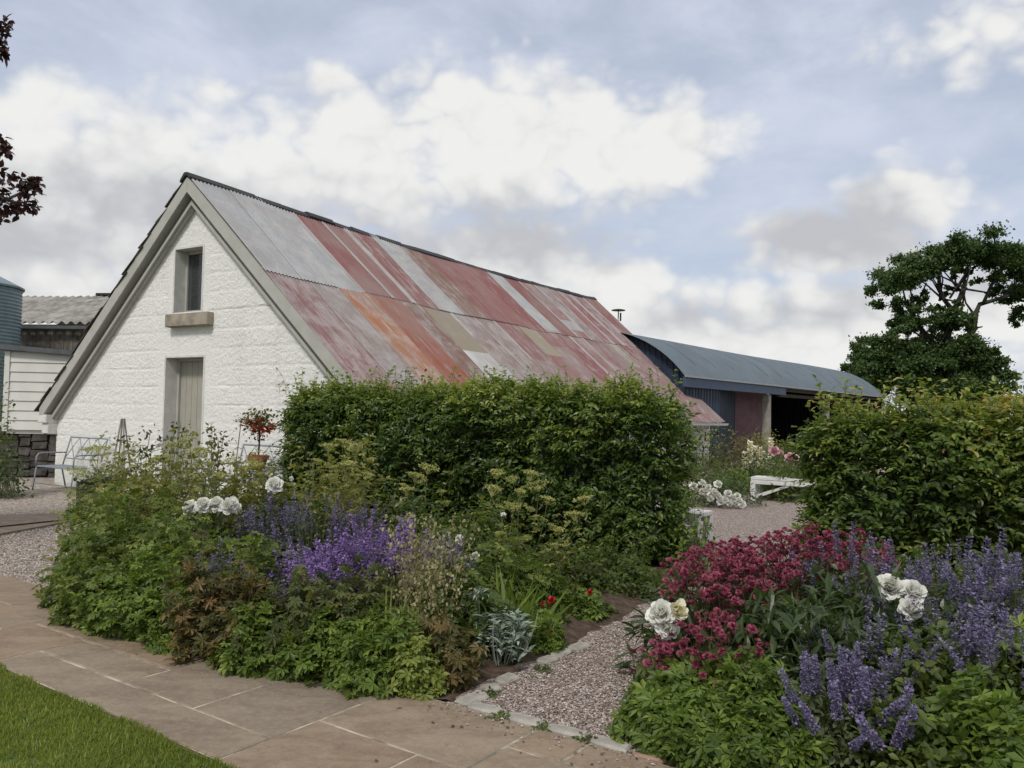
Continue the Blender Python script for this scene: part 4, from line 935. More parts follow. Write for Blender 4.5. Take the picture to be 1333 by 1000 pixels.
def peony_mesh(name, mat, R=.066, tight=1.0, n=150):
    g = Geo(); k = np.arange(n); u = (k + .5) / n; q = k * 2.39996 + rng.normal(size=n) * .2
    el = 1.5 - 1.9 * u ** .9 * tight + rng.normal(size=n) * .22                                  # inner petals upright, outer ones spreading
    rr = R * (.08 + .3 * u)
    P = np.stack([np.cos(q) * rr, np.sin(q) * rr, -R * .25 * u + 0 * q], 1)
    A = np.stack([np.cos(q) * np.cos(el), np.sin(q) * np.cos(el), np.sin(el)], 1); U = np.stack([-np.cos(q) * np.sin(el), -np.sin(q) * np.sin(el), np.cos(el)], 1) + rng.normal(size=(n, 3)) * .42
    g.add(*scatter(PETAL, P, A, U, R * (.42 + .5 * rng.random(n)), np.clip(.2 + .6 * u + .2 * rng.normal(size=n), 0, 1)))
    me = g.mesh(name, True); me.materials.append(mat); return me
PEO = [peony_mesh('bloom', M_PEONY) for _ in range(3)]; PEOC = peony_mesh('bloom', M_CREAM, .065, .5, 60); PEOP = peony_mesh('bloom', M_PINK, .08, .75); ROSE = [peony_mesh('bloom', M_PEONY, .035, .8, 28) for _ in range(2)]
REDF = peony_mesh('bloom', M_RED, .028, .8, 26)
def umbel_mesh(name, R=.055):
    g = Geo(); n = 17; q = np.arange(n) * 2.39996; rr = np.sqrt((np.arange(n) + .3) / n) * R; E_ = np.stack([np.cos(q) * rr, np.sin(q) * rr, .05 + .015 * (1 - rr / R)], 1)
    sg, _ = stems(np.zeros((n, 3)), E_, .0012, .05, 2, .6); g.add(*sg)
    for e in E_:
        k = 13; P = e + rng.normal(size=(k, 3)) * (.008, .008, .004); g.add(*scatter(QUADLEAF, P, nrm(rng.normal(size=(k, 3)) + (0, 0, .6)), rdir(k), .006 + .004 * rng.random(k), rng.random(k)))
    me = g.mesh(name); me.materials.append(M_UMBEL); return me
UMB = [umbel_mesh('flower_head', .05 + .012 * k) for k in range(3)]
def umbel_plant(label, px, d, tops, leafmat=M_OLIVE, n_leaf=260, leaf=.05, rx=.22, low=.15, group='tall lime umbel plants in the bed', foot=0.0):
    """tops: pixel positions of the flower heads"""
    r = plant('angelica', label, 'plant', px, d, group); o = np.array(P2(px, d)); g = Geo(); tp = []
    for x, y, dd in tops:
        p = D(x, y, d + dd) - o; tp.append(p); place('flower_head', random.choice(UMB), M_UMBEL, r, p - np.array([0, 0, .04]), (random.uniform(-.3, .3), random.uniform(-.3, .3), 1), random.uniform(.8, 1.35))
    tp = np.array(tp); n = len(tp); base = rng.normal(size=(n, 3)) * (.06, .06, 0); s = Geo(); sg, C = stems(base, tp - (0, 0, .04), .0045, .04, 6, .6); s.add(*sg)
    side = []
    for k in range(n):
        for j in range(4):
            a = C[k, 3 + rng.integers(3)]; side.append((a, a + rng.normal(size=3) * .09 + (0, 0, .05)))
    a, b = np.array([x for x, _ in side]), np.array([x for _, x in side]); sg, _ = stems(a, b, .002, .05, 2, .6); s.add(*sg)
    for p in b[::2]: place('flower_head', random.choice(UMB), M_UMBEL, r, p - np.array([0, 0, .03]), (random.uniform(-.4, .4), random.uniform(-.4, .4), 1), random.uniform(.4, .8))
    s.obj('stem', M_STEM, r)
    ii = rng.integers(n, size=n_leaf); jj = rng.integers(1, 6, size=n_leaf); P = C[ii, jj] + rng.normal(size=(n_leaf, 3)) * (rx * .4, rx * .4, .05); P[:, 2] = np.maximum(P[:, 2], .02)
    g.add(*scatter(TREFOIL, P, nrm(rng.normal(size=(n_leaf, 3)) * (1, 1, .4)), (0, 0, 1) + rng.normal(size=(n_leaf, 3)) * .4, leaf * (.6 + .6 * rng.random(n_leaf)), np.clip(.5 + .2 * rng.normal(size=n_leaf), 0, 1)))
    g.obj('foliage', leafmat, r); return r
def spike_plant(name, label, px, d, rx, h, kindk, ns, leafm=M_GREY, n_leaf=900, leaf=.032, s0=.8, s1=1.2, group=None, cat='plant', lean=(0, 0), spread=1.0, tmpl=OVATE, hf=.72):
    r = plant(name, label, cat, px, d, group); g = Geo(); mound(g, rx * .95, h * hf, n_leaf, tmpl, leaf, inner=.25); g.obj('foliage', leafm, r)
    n = ns; q = rng.random(n) * 6.283; u = np.sqrt(rng.random(n)); top = np.stack([np.cos(q) * u * rx * spread + lean[0], np.sin(q) * u * rx * spread + lean[1], h * (1.0 - .38 * u ** 2) * (.74 + .26 * rng.random(n))], 1)
    base = np.stack([np.cos(q) * u * rx * .3, np.sin(q) * u * rx * .3, 0 * q], 1); dr = nrm(top - base)
    L = .17; st = top - dr * L * .6; sg, C = stems(base, top, .0022, .03, 5); s = Geo(); s.add(*sg); s.obj('stem', M_STEM, r)
    for k in range(min(n, 99)):
        place('flower_spike', random.choice(SPK[kindk]), None, r, st[k], dr[k] + rng.normal(size=3) * .12, random.uniform(s0, s1))
    return r
def astrantia(label, px, d, rx, h, n, leafn=500, flat=.2, zmin=.6, ry=None):
    r = plant('astrantia', label, 'plant', px, d, 'crimson astrantias beside the gravel path'); ry = ry or rx
    q = rng.random(n) * 6.283; u = np.sqrt(rng.random(n)); z = h * (1 - flat * u ** 2) * (zmin + (1 - zmin) * rng.random(n) ** .6)
    top = np.stack([np.cos(q) * u * rx, np.sin(q) * u * ry, z], 1); base = top * (.35, .35, 0); s = Geo(); sg, _ = stems(base, top, .0018, .05, 4); s.add(*sg); s.obj('stem', M_RSTEM, r)
    dr = nrm(rng.normal(size=(n, 3)) * (.45, .45, 0) + (0, -.35, 1)); order = np.argsort(top[:, 1])
    for k in order[:99]: place('flower_head', random.choice(AST), None, r, top[k], dr[k], random.uniform(.8, 1.35))
    rest = order[99:]
    if len(rest):
        g = Geo(); V0 = np.empty(len(AST[0].vertices) * 3, np.float32); AST[0].vertices.foreach_get('co', V0); V0 = V0.reshape(-1, 3)
        Fs = [tuple(p.vertices) for p in AST[0].polygons]; A = nrm(rng.normal(size=(len(rest), 3)) * (1, 1, .1)); g.add(*scatter((V0, Fs), top[rest], A, dr[rest], .8 + .5 * rng.random(len(rest)), rng.random(len(rest))))
        kind(g.obj('flower_heads', M_CRIM, r), 'stuff')
    g = Geo(); mound(g, rx * .9, h * .62, leafn, LOBED, .06, .45, .2, inner=.3, ry=ry); g.obj('foliage', M_MID, r); return r
def blooms(r, px, d, lst):
    """lst: (px, py, depth, mesh, facing, scale); each bloom on its own stem"""
    o = np.array(P2(px, d)); tp = []
    for x, y, dd, me, fc, s in lst:
        p = D(x, y, dd) - o; tp.append(p); place('bloom', me, None, r, p, fc, s)
    tp = np.array(tp); base = tp * (.3, .3, 0); sg, _ = stems(base, tp, .004, .05, 5); s = Geo(); s.add(*sg); s.obj('stem', M_STEM, r)

# ------------------------------------------------------------------ the left bed
CB = 'bright green cranesbills at the paving edge'
for px, d, rx, h, n, lab in [(122, 6.2, .3, .4, 1100, 'leafy bright green plant at the left corner of the bed by the dark stones'),
                             (158, 5.78, .38, .44, 1500, 'bright green leafy mound spilling on the paving just right of the dark stones'),
                             (212, 5.42, .38, .44, 1500, 'bright green leafy mound above the yellow stonecrop at the paving edge'),
                             (262, 5.17, .31, .42, 1200, 'green leafy mound touching the brown leaved plant at the paving edge'),
                             (150, 6.65, .42, .66, 1500, 'taller green mound in the second row at the left end of the bed'),
                             (190, 6.25, .46, .7, 1600, 'taller green mound in the second row below the olive feathery plants'),
                             (262, 5.9, .44, .62, 1500, 'taller green mound just in front of the three white peonies'),
                             (325, 5.7, .4, .58, 1300, 'green mound between the white peonies and the violet flowers')]:
    bush('cranesbill', lab, px, d, rx, h, int(n * 1.15), LOBED, .055, M_LUSH if d < 5.7 or px < 110 else M_OLIVEG, group=CB, t0=.48, tv=.26, lump=.8, inner=.35)
for px, d, rx, h, n, lab, m_ in [(292, 5.0, .27, .56, 900, 'rusty brown leaved bushy plant at the paving edge', M_BRONZE), (345, 4.85, .27, .36, 700, 'low brownish plant with fingered leaves above the red seedlings', M_BRONZE),
                                 (412, 4.85, .34, .5, 950, 'dark olive plant with star shaped leaves below the violet flowers', M_BRONZE2), (468, 4.85, .3, .5, 850, 'dark star leaved plant right of its twin, beside the pale grass', M_BRONZE2),
                                 (583, 4.52, .2, .34, 480, 'dark brown leaved plant left of the silver felted plant', M_BRONZE)]:
    bush('bronze_foliage_plant', lab, px, d, rx, h, n, STAR, .064, m_, group='bronze leaved plants', stemmat=M_RSTEM, t0=.45, tv=.28, lump=.9, inner=.3)
for px, d, rx, h, n, lab, m_ in [(395, 4.62, .17, .26, 380, 'small light green plant in front of the dark star leaves', M_LUSH), (338, 4.7, .2, .32, 450, 'small light green plant tucked among brown leaves at the paving', M_LUSH), (452, 4.62, .24, .32, 700, 'green low plant at the paving edge below the dark star leaves', M_LUSH),
                                 (505, 4.5, .26, .36, 800, 'green low plant at the paving edge where the pale grass stems start', M_LUSH), (548, 4.4, .17, .26, 450, 'fresh lime green low plant at the paving edge', M_LIME),
                                 (612, 5.1, .34, .44, 1200, 'mid green leafy plant behind the silver felted plant', M_MID), (560, 5.35, .3, .5, 1000, 'mid green leafy plant behind the pale grass', M_MID)]:
    bush('leafy_perennial', lab, px, d, rx, h, n, LOBED, .055, m_, group='low leafy perennials')
# olive feathery masses at the back
for px, d, rx, h, n, lab in [(232, 7.6, .55, 1.22, 2600, 'olive feathery plant in front of the barn door'), (296, 7.4, .55, 1.08, 2500, 'olive feathery plant in front of the potted standard'), (178, 7.9, .46, 1.02, 2000, 'olive feathery plant beside the dark planter'),
                             (350, 7.6, .45, .98, 1900, 'olive feathery plant right of the terracotta pot'), (438, 7.6, .55, 1.1, 2500, 'olive feathery plant against the left end of the long hedge')]:
    bush('feathery_perennial', lab, px, d, rx, h, n, TREFOIL, .05, M_OLIVE, group='olive feathery plants at the back of the bed', lump=.9, inner=.3)
bush('leafy_perennial', 'dark green bushy plant below the violet flower drift at the bed centre', 395, 6.9, .5, .75, 1700, OVATE, .055, M_DARK, group='dark leafy plants at the bed centre')
bush('leafy_perennial', 'dark green bushy plant at the hedge foot behind the pale grass', 545, 6.9, .5, .72, 1700, OVATE, .055, M_DARK, group='dark leafy plants at the bed centre')
bush('leafy_perennial', 'mid green bushy plant at the hedge foot behind the small white roses', 640, 6.6, .42, .62, 1500, LOBED, .06, M_MID, group='dark leafy plants at the bed centre')
bush('leafy_perennial', 'light green ferny plant at the hedge foot above the strap leaves', 690, 6.1, .3, .42, 900, LOBED, .05, M_LUSH, group='low leafy perennials')
for px, d, rx, h, n, lab, m_ in [(648, 5.75, .3, .46, 1000, 'light green leafy plant among the bare umbel stems', M_OLIVEG), (705, 6.55, .34, .5, 1000, 'green leafy plant at the hedge foot right of the bare umbel stems', M_MID), (608, 5.6, .28, .56, 1000, 'green leafy plant under the small white roses', M_LUSH), (745, 6.85, .3, .4, 800, 'green leafy plant against the hedge foot, left of two', M_MID), (815, 7.1, .34, .4, 900, 'green leafy plant against the hedge foot near the path corner', M_MID), (590, 6.3, .4, .66, 1300, 'olive green plant between white roses and hedge', M_OLIVEG)]:
    bush('leafy_perennial', lab, px, d, rx, h, n, TREFOIL, .045, m_, group='low leafy perennials', lump=.9, inner=.3)
for px, d, rx, h, lab in [(745, 6.35, .16, .16, 'small weedy plant on bare soil at the hedge foot'), (725, 5.75, .12, .1, 'tiny weed on bare soil beside the red bloom'), (780, 6.1, .14, .1, 'flat weed on bare soil near the gravel edge'), (805, 6.75, .2, .2, 'small green plant under the right end of the long hedge'), (860, 6.7, .2, .22, 'low green plant at the hedge corner by the path')]:
    bush('seedling_plant', lab, px, d, rx, h, 260, OVATE, .045, M_MID, group='small plants on the bare soil')
# tall lime umbels
umbel_plant('tall lime umbel plant standing clear of the bed near the metal bench', 112, 6.9, [(128, 588, 0), (140, 592, .2), (100, 618, 0), (88, 640, .1), (76, 668, -.1), (130, 640, 0)], n_leaf=130)
umbel_plant('lime umbel plant with a flat head in front of the barn door', 226, 7.3, [(225, 582, 0), (243, 574, .1), (262, 590, 0), (204, 600, -.1), (190, 618, 0), (272, 604, .1)])
umbel_plant('lime umbel plant below the potted standard', 306, 7.2, [(300, 600, 0), (318, 612, .1), (285, 622, 0), (330, 606, 0)])
umbel_plant('big lime umbel plant against the left part of the long hedge', 452, 7.0, [(428, 583, 0), (446, 577, .1), (466, 584, 0), (484, 598, .1), (412, 600, -.1), (455, 606, -.2), (478, 618, 0), (430, 620, 0)], n_leaf=380)
umbel_plant('pale lime umbel plant with leafy top against the middle of the long hedge', 560, 6.9, [(540, 622, 0), (556, 612, 0), (530, 640, .1), (575, 640, 0)], n_leaf=260, leafmat=M_MID)
umbel_plant('tall airy umbel plant with bare stems in front of the dark hedge', 668, 6.1, [(690, 620, 0), (702, 634, .1), (676, 640, 0), (646, 618, .1), (712, 650, 0), (640, 640, 0), (668, 660, 0)], n_leaf=120)
umbel_plant('umbel plant with one leaning stem reaching right across the hedge', 690, 6.0, [(762, 652, 0), (748, 672, .1), (728, 690, 0)], n_leaf=60)
# violet drift
VD = 'violet flower clumps at the bed centre'
for px, d, rx, h, ns, lab in [(398, 5.6, .22, .52, 30, 'violet spiked clump at the left end of the violet drift'), (440, 5.4, .28, .63, 48, 'violet spiked clump just left of the drift centre'), (492, 5.35, .32, .77, 66, 'tallest and brightest violet clump, centre of the drift'), (530, 5.5, .24, .75, 40, 'violet clump at the right end of the drift beside the pale grass')]:
    spike_plant('violet_clump', lab, px, d, rx, h, 'pur', ns, M_GREY, 700, .03, .8, 1.15, VD, hf=.62)
for px, d, rx, h, ns, lab in [(350, 6.5, .28, .78, 40, 'dusky violet catmint right of the white peonies'), (405, 6.4, .34, .84, 36, 'dusky violet catmint behind the bright violet drift'), (468, 6.8, .3, .8, 40, 'dusky violet catmint below the big lime umbels'), (585, 5.55, .2, .7, 40, 'dusky violet catmint between pale grass and white roses'), (292, 5.35, .2, .62, 14, 'sparse dusky catmint among the rusty brown leaves')]:
    spike_plant('catmint', lab, px, d, rx, h, 'dus', ns, M_GREY, 650, .032, .8, 1.2, 'dusky violet catmints')
# peonies of the left bed
r = bush('peony', 'white peony with a row of three or four open blooms in the left bed', 275, 6.75, .42, .7, 900, LANCE, .12, M_DARK, group='white peonies')
blooms(r, 275, 6.75, [(247, 660, 6.5, PEO[0], (-.3, -.6, .7), .9), (264, 657, 6.45, PEO[1], (0, -.7, .6), .9), (282, 656, 6.5, PEO[2], (.1, -.6, .7), .9), (300, 658, 6.5, PEO[0], (.4, -.5, .7), 1.1)])
r = bush('peony', 'white peony with a single tall open bloom below the terracotta pot', 357, 6.8, .28, .7, 500, LANCE, .12, M_DARK, group='white peonies')
blooms(r, 357, 6.8, [(357, 631, 6.7, PEO[1], (.1, -.6, .75), 1.0)])
# pale oat grass
def oat_grass(label, px, d, h, n, lean):
    r = plant('oat_grass', label, 'grass', px, d, 'pale oat grasses'); q = rng.random(n) * 6.283; u = rng.random(n) ** .7
    top = np.stack([np.cos(q) * u * .32 + lean, np.sin(q) * u * .25, h * (.6 + .4 * rng.random(n))], 1); base = rng.normal(size=(n, 3)) * (.035, .035, 0)
    sg, C = stems(base, top, .0016, .09, 6, .5); s = Geo(); s.add(*sg); s.obj('stem', M_STRAW, r)
    g = Geo()
    for k in (4, 5, 6):
        for rep in range(4):
            P = C[:, k] + rng.normal(size=(n, 3)) * (.02, .02, .03); g.add(*scatter(QUADLEAF, P, nrm(rng.normal(size=(n, 3)) * .5 + (0, 0, -1)), rdir(n), .012 + .012 * rng.random(n), rng.random(n)))
    g.obj('seed_head', M_STRAW, r); k = 90; g = Geo(); A = nrm(rng.normal(size=(k, 3)) * (1, 1, 0) + (0, 0, 1.1)); g.add(*scatter((BLADE[0] * (.7, 1, 1), BLADE[1]), rng.normal(size=(k, 3)) * (.05, .05, 0), A, rdir(k), .3 + .2 * rng.random(k), rng.random(k)))
    g.obj('foliage', M_LIME, r)
oat_grass('pale straw coloured grass leaning over the violet drift', 555, 5.1, .84, 76, .02)
oat_grass('thin straw coloured grass in front, stems slanting to the right', 520, 4.75, .62, 34, .2)
# silver plant
r = plant('silver_plant', 'silver felted leafy plant beside the setts of the path', 'plant', 657, 4.88); g = Geo()
for k in range(34):
    c = rng.normal(size=2) * .085; z = .08 + .17 * rng.random(); n = 13; q = rng.random(n) * 6.283; P = np.stack([c[0] + 0 * q, c[1] + 0 * q, z + rng.normal(size=n) * .025], 1)
    g.add(*scatter((LANCE[0] * (1.15, 1, 1), LANCE[1]), P, nrm(np.stack([np.cos(q), np.sin(q), .25 + .5 * rng.random(n)], 1)), (0, 0, 1) + rng.normal(size=(n, 3)) * .2, .06 + .05 * rng.random(n), rng.random(n)))
g.obj('foliage', M_SILVER, r)
b0 = rng.normal(size=(34, 3)) * (.05, .05, 0); sg, _ = stems(b0, b0 * 2 + np.stack([0 * b0[:, 0], 0 * b0[:, 0], .12 + .18 * rng.random(34)], 1), .004); s = Geo(); s.add(*sg); s.obj('stem', M_SILVER, r)
r = plant('silver_plant', 'single upright silver stem with a woolly head behind the silver plant', 'plant', 628, 4.95); s = Geo(); s.tube([(0, 0, 0), (.01, 0, .2), (.0, 0, .38)], (.005, .005, .004), 6); s.obj('stem', M_SILVER, r)
g = Geo(); mound(g, .05, .05, 60, LANCE, .05, inner=.2); o = g.obj('flower_head', M_SILVER, r); o.location = (0, 0, .36)
# strap leaves
r = plant('daylily', 'green strap leaved plant in the bed behind the silver plant', 'plant', 668, 5.45); k = 90; g = Geo(); A = nrm(rng.normal(size=(k, 3)) * (.6, .6, 0) + (0, 0, 1)); g.add(*scatter((BLADE[0] * (1.3, 1, 1.5), BLADE[1]), rng.normal(size=(k, 3)) * (.06, .06, 0), A, rdir(k), .25 + .25 * rng.random(k), .4 + .5 * rng.random(k))); g.obj('foliage', M_LUSH, r)
# small white roses
r = bush('rose_bush', 'low rose bush with small white blooms in front of the dark hedge', 606, 5.95, .26, .62, 700, OVATE, .045, M_DARK)
blooms(r, 606, 5.95, [(598, 702, 5.75, ROSE[0], (-.2, -.7, .6), 1.0), (618, 724, 5.7, ROSE[1], (.2, -.8, .5), 1.0), (655, 670, 5.9, ROSE[0], (.2, -.6, .7), .6)])
# red geums
for px, d, lst, lab in [(705, 5.55, [(718, 782, 5.5, REDF, (0, -.7, .6), 1.1), (706, 787, 5.5, REDF, (-.5, -.6, .5), .8)], 'low plant with a deep red bloom nearest the strap leaves'),
                        (716, 5.2, [(716, 824, 5.15, REDF, (.2, -.7, .6), .8)], 'low plant with one red bloom on the soil beside the setts'), (768, 5.95, [(768, 771, 5.9, REDF, (0, -.9, .3), .75)], 'slender plant with one rosy red bud near the hedge foot')]:
    r = bush('geum', lab, px, d, .13, .2, 160, LOBED, .05, M_LUSH, group='red flowered plants on the bare soil'); blooms(r, px, d, lst)
# edge tufts
for px, py, rx, h, m_, lab in [(386, 872, .07, .05, M_FUCH, 'bright red leaved seedling on the paving below the star leaves'), (257, 832, .04, .035, M_FUCH, 'tiny red leaved seedling at the bed edge below the brown plant'), (207, 816, .08, .03, M_YEL if 'M_YEL' in globals() else M_LIME, 'yellow stonecrop hugging the paving edge'), (548, 907, .05, .02, M_LIME, 'flat yellowing leaves on the soil at the paving edge'), (622, 836, .06, .03, M_LUSH, 'small weed between setts at the path corner')]:
    p = G(px, py); r = thing('edge_seedling', lab, 'plant', (p[0], p[1], .015), 0); g = Geo(); mound(g, rx, h, 90, LOBED, .035, .55, .25); g.obj('foliage', m_, r)
# weeds in the sett joints
for a, b, lab in [(.33, .0, 'tuft of green weed in the first joint of the path front'), (.57, .02, 'tuft of green weed in the second joint of the path front'), (.8, .02, 'tuft of green weed in the third joint of the path front'), (.1, .22, 'tuft of weed between the corner sett and the ochre one'), (.1, .75, 'tuft of weed in the gap of the setts beside the silver plant')]:
    r = thing('joint_weed', lab, 'weed', AB(a, b, .0), 0, 'weeds in the joints of the setts'); g = Geo(); mound(g, .05, .035, 70, OVATE, .022, .5, .25); g.obj('foliage', M_MID, r)
# dark stones
for k, (px, py, s, lab) in enumerate([(62, 792, .055, 'dark rounded stone at the left bed corner, nearest the paving'), (72, 786, .06, 'dark stone behind the nearest one at the left bed corner'), (80, 793, .05, 'small dark stone rightmost at the left bed corner')]):
    p = G(px, py); v = []; bm = bmesh.new(); bmesh.ops.create_icosphere(bm, subdivisions=2, radius=s)
    for q in bm.verts: q.co *= 1 + .35 * (float(vnoise(np.array([q.co]) * 18 + k * 5, k)[0]) - .5); q.co.z *= .8
    me = bpy.data.meshes.new('stone'); bm.to_mesh(me); bm.free(); o = link('stone', me, None, M_STONE); o.location = (p[0], p[1], s * .7); tag(o, lab, 'stone', 'dark stones at the bed corner')

# ------------------------------------------------------------------ the right border
for a in [('crimson astrantia at the left end of the border over the path', 932, 5.0, .32, .74, 170), ('crimson astrantia in the second row, nearer the path peony', 915, 4.72, .24, .6, 120), ('crimson astrantia in the second row above the dark peony leaves', 985, 4.95, .26, .68, 110), ('crimson astrantia second from the path, at the back of the border', 990, 5.25, .32, .76, 180), ('crimson astrantia in front of the gap to the courtyard bench', 1050, 5.4, .3, .78, 170), ('crimson astrantia mixed with lavender spikes under the beech hedge', 1112, 5.5, .28, .76, 110)]:
    astrantia(*a)
astrantia('sparse astrantia with small dark red heads leaning over the gravel', 868, 4.15, .2, .42, 40, 120, .3, .25)
astrantia('sparse astrantia with dark red heads above the low green leaves', 930, 4.1, .27, .52, 99, 250, .3, .3)
PB = 'white peonies of the right border'
r = bush('peony', 'peony beside the gravel path with one full white bloom and one cream bloom', 890, 4.72, .26, .5, 420, LANCE, .14, M_DARK, group=PB)
blooms(r, 890, 4.72, [(861, 798, 4.3, PEO[0], (-.3, -.7, .6), 1.05), (868, 817, 4.28, PEO[1], (-.2, -.8, .1), .85), (882, 795, 4.2, PEOC, (.15, -.9, .4), .9)])
r = bush('peony', 'dark leaved peony between astrantia and lavender spikes with three white blooms', 1130, 4.6, .42, .58, 900, LANCE, .15, M_DARK, group=PB)
blooms(r, 1130, 4.6, [(1160, 764, 4.4, PEO[2], (-.2, -.7, .7), 1.05), (1190, 770, 4.35, PEO[0], (.2, -.7, .6), .92), (1187, 792, 4.3, PEO[1], (.1, -.8, .1), .85)])
bush('peony', 'dark glossy leaved plant without blooms below the crimson astrantia', 1015, 4.5, .36, .48, 900, LANCE, .15, M_DARK, group=PB)
bush('peony', 'dark glossy leafy plant without blooms behind the front catmint', 1080, 4.2, .36, .5, 800, LANCE, .13, M_DARK, group=PB)
CN = 'lavender blue catmints of the right border'
for px, d, rx, h, ns, kd, lab in [(1100, 5.1, .26, .8, 26, 'nep', 'tall lavender catmint rising through the crimson astrantia'), (1180, 5.0, .3, .72, 30, 'nep', 'lavender catmint behind the right hand white peony blooms'), (1250, 4.7, .32, .8, 44, 'nep', 'lavender catmint right of the peony blooms in front of the beech hedge'), (1318, 4.5, .3, .8, 44, 'nep', 'lavender catmint at the right edge of the photo, upper one'),
                                  (1085, 3.55, .24, .46, 20, 'big', 'large front catmint with thick lavender spikes at the bottom of the photo'), (1155, 3.45, .2, .42, 13, 'big', 'front catmint with spikes leaning right, beside the lime leaves'), (1130, 4.0, .26, .56, 22, 'nep', 'catmint in the middle of the border below the peony blooms'), (1260, 4.0, .3, .6, 26, 'nep', 'catmint with scattered spikes above the lime leaves'), (1325, 3.7, .24, .6, 24, 'nep', 'catmint at the right edge of the photo, lower one')]:
    spike_plant('catmint', lab, px, d, rx, h, kd, ns, M_MID if px > 1150 else M_GREY, 1700, .038, .75, 1.35, CN, lean=(-.03, -.04) if kd == 'big' else (0, 0), spread=1.0 if kd == 'big' else 1.15)
LG = 'low green leaves at the front of the right border'
for px, d, rx, h, n, lab in [(884, 3.8, .22, .22, 800, 'low green star leaved plant where the path meets the paving'), (932, 3.62, .26, .23, 950, 'low green star leaved plant front of the astrantia heads'), (995, 3.5, .26, .22, 850, 'low green star leaved plant left of the big front catmint'), (900, 3.98, .24, .25, 700, 'green star leaved plant behind the front row by the path'), (985, 3.9, .28, .3, 900, 'green star leaved plant behind the front row below the dark peony')]:
    bush('hellebore', lab, px, d, rx, h, int(n * 1.25), STAR5, .062, M_LUSH, group=LG, tv=.28, lump=.8, inner=.3, t0=.42)
for px, d, rx, h, n, lab in [(1275, 3.35, .24, .38, 330, 'lime plant with large lobed leaves at the lower right'), (1330, 3.15, .22, .32, 280, 'lime plant with large lobed leaves in the bottom right corner'), (1330, 3.9, .22, .45, 260, 'green plant with large lobed leaves at the right edge')]:
    bush('ladys_mantle', lab, px, d, rx, h, n * 2, LOBED, .078, M_LUSH, group='large lobed leaves at the lower right')
for px, d, rx, h, n, lab, m_ in [(1195, 3.95, .34, .46, 1300, 'dark green bushy plant at the middle of the right border', M_MID), (1215, 3.4, .26, .3, 800, 'dark green low plant beneath the lavender spikes at the bottom', M_MID), (1260, 4.35, .34, .5, 1200, 'dark green bushy plant behind the scattered catmint', M_DARK), (1060, 4.9, .34, .55, 1100, 'dark green leafy plant hidden behind the peony leaves', M_DARK)]:
    bush('leafy_perennial', lab, px, d, rx, h, n, OVATE, .05, m_, group='dark leafy plants of the right border')
for px, d, k, lab in [(1440, 4.6, 0, 'nearer'), (1420, 3.7, 1, 'lower'), (1560, 4.3, 0, 'farther'), (1560, 3.5, 1, 'lowest')]:
    if k: bush('leafy_perennial', 'green leafy plant at the right end of the border, ' + lab + ' one', px, d, .36, .42, 1200, LOBED, .06, M_MID, group='dark leafy plants of the right border')
    else: spike_plant('catmint', 'lavender catmint at the right end of the border, ' + lab + ' one', px, d, .36, .74, 'nep', 34, M_MID, 1500, .038, .75, 1.3, CN)
for px, d, lab in [(1120, 6.0, 'green leafy plant at the foot of the beech hedge, left one'), (1220, 5.6, 'green leafy plant at the foot of the beech hedge, middle one'), (1310, 5.3, 'green leafy plant at the foot of the beech hedge, right one')]:
    bush('leafy_perennial', lab, px, d, .4, .55, 1000, LOBED, .06, M_MID, group='leafy plants at the beech hedge foot')
bush('low_shrub', 'light green tuft growing out at the foot of the hedge end beside the courtyard', 905, 7.6, .25, .75, 500, OVATE, .05, M_LUSH)

# ------------------------------------------------------------------ things by the barn wall
M_METAL = plain('pale blue grey painted metal', (.22, .25, .28), .5)
def metal_bench():
    r = thing('garden_bench', 'pale blue metal bench with crossed lattice back by the barn corner', 'bench', (0, 0, 0), -BPSI, 'metal benches against the barn gable')
    Wd, Dp, sh, bh = 1.15, .46, .45, .95
    b = Geo(); tl = .13
    b.tube([(0, 0, sh), (0, tl, bh)], .014, 6); b.tube([(Wd, 0, sh), (Wd, tl, bh)], .014, 6); b.tube([(0, tl, bh), (Wd, tl, bh)], .014, 6); b.tube([(0, .03, sh + .12), (Wd, .03, sh + .12)], .01, 6)
    for k in range(4):
        x0, x1 = Wd * k / 4, Wd * (k + 1) / 4; b.tube([(x0, .035, sh + .12), (x1, tl, bh)], .007, 5); b.tube([(x1, .035, sh + .12), (x0, tl, bh)], .007, 5)
    b.obj('backrest', M_METAL, r, True)
    s = Geo()
    for k in range(7): s.box((0, -Dp + k * Dp / 7 + .008, sh - .012), (Wd, -Dp + (k + 1) * Dp / 7 - .008, sh + .004))
    s.tube([(-.01, -Dp, sh - .01), (Wd + .01, -Dp, sh - .01)], .013, 6); s.obj('seat', M_METAL, r)
    for x in (-.012, Wd + .012):
        a = Geo(); a.tube([(x, -Dp - .02, sh), (x, -Dp - .01, sh + .16), (x, -Dp + .03, sh + .215), (x, -Dp + .1, sh + .225), (x, -.02, sh + .225), (x, .06, sh + .22)], .014, 7); a.obj('armrest', M_METAL, r, True)
        for y0, y1 in ((-Dp, -Dp - .06), (-.02, .08)):
            l_ = Geo(); l_.tube([(x, y0, sh), (x, y1, 0)], .014, 7); l_.obj('leg', M_METAL, r, True)
    s = Geo(); s.tube([(0, -Dp - .04, .15), (Wd, -Dp - .04, .15)], .009, 5); s.obj('stretcher', M_METAL, r); return r
mb = metal_bench(); t0 = gp(82, 600, -.12)[0]; q = BL + bg_ * t0 - bl_ * .12; mb.location = (q[0], q[1], -.03)
m2 = copy_tree(mb); t0 = gp(308, 585, -.12)[0]; q = BL + bg_ * t0 - bl_ * .12; m2.location = (q[0], q[1], 0); m2['label'] = 'pale blue metal bench mostly hidden behind the potted standard'
M_TERRA = plain('terracotta', (.3, .095, .055), .85, var=.2, bump=.2)
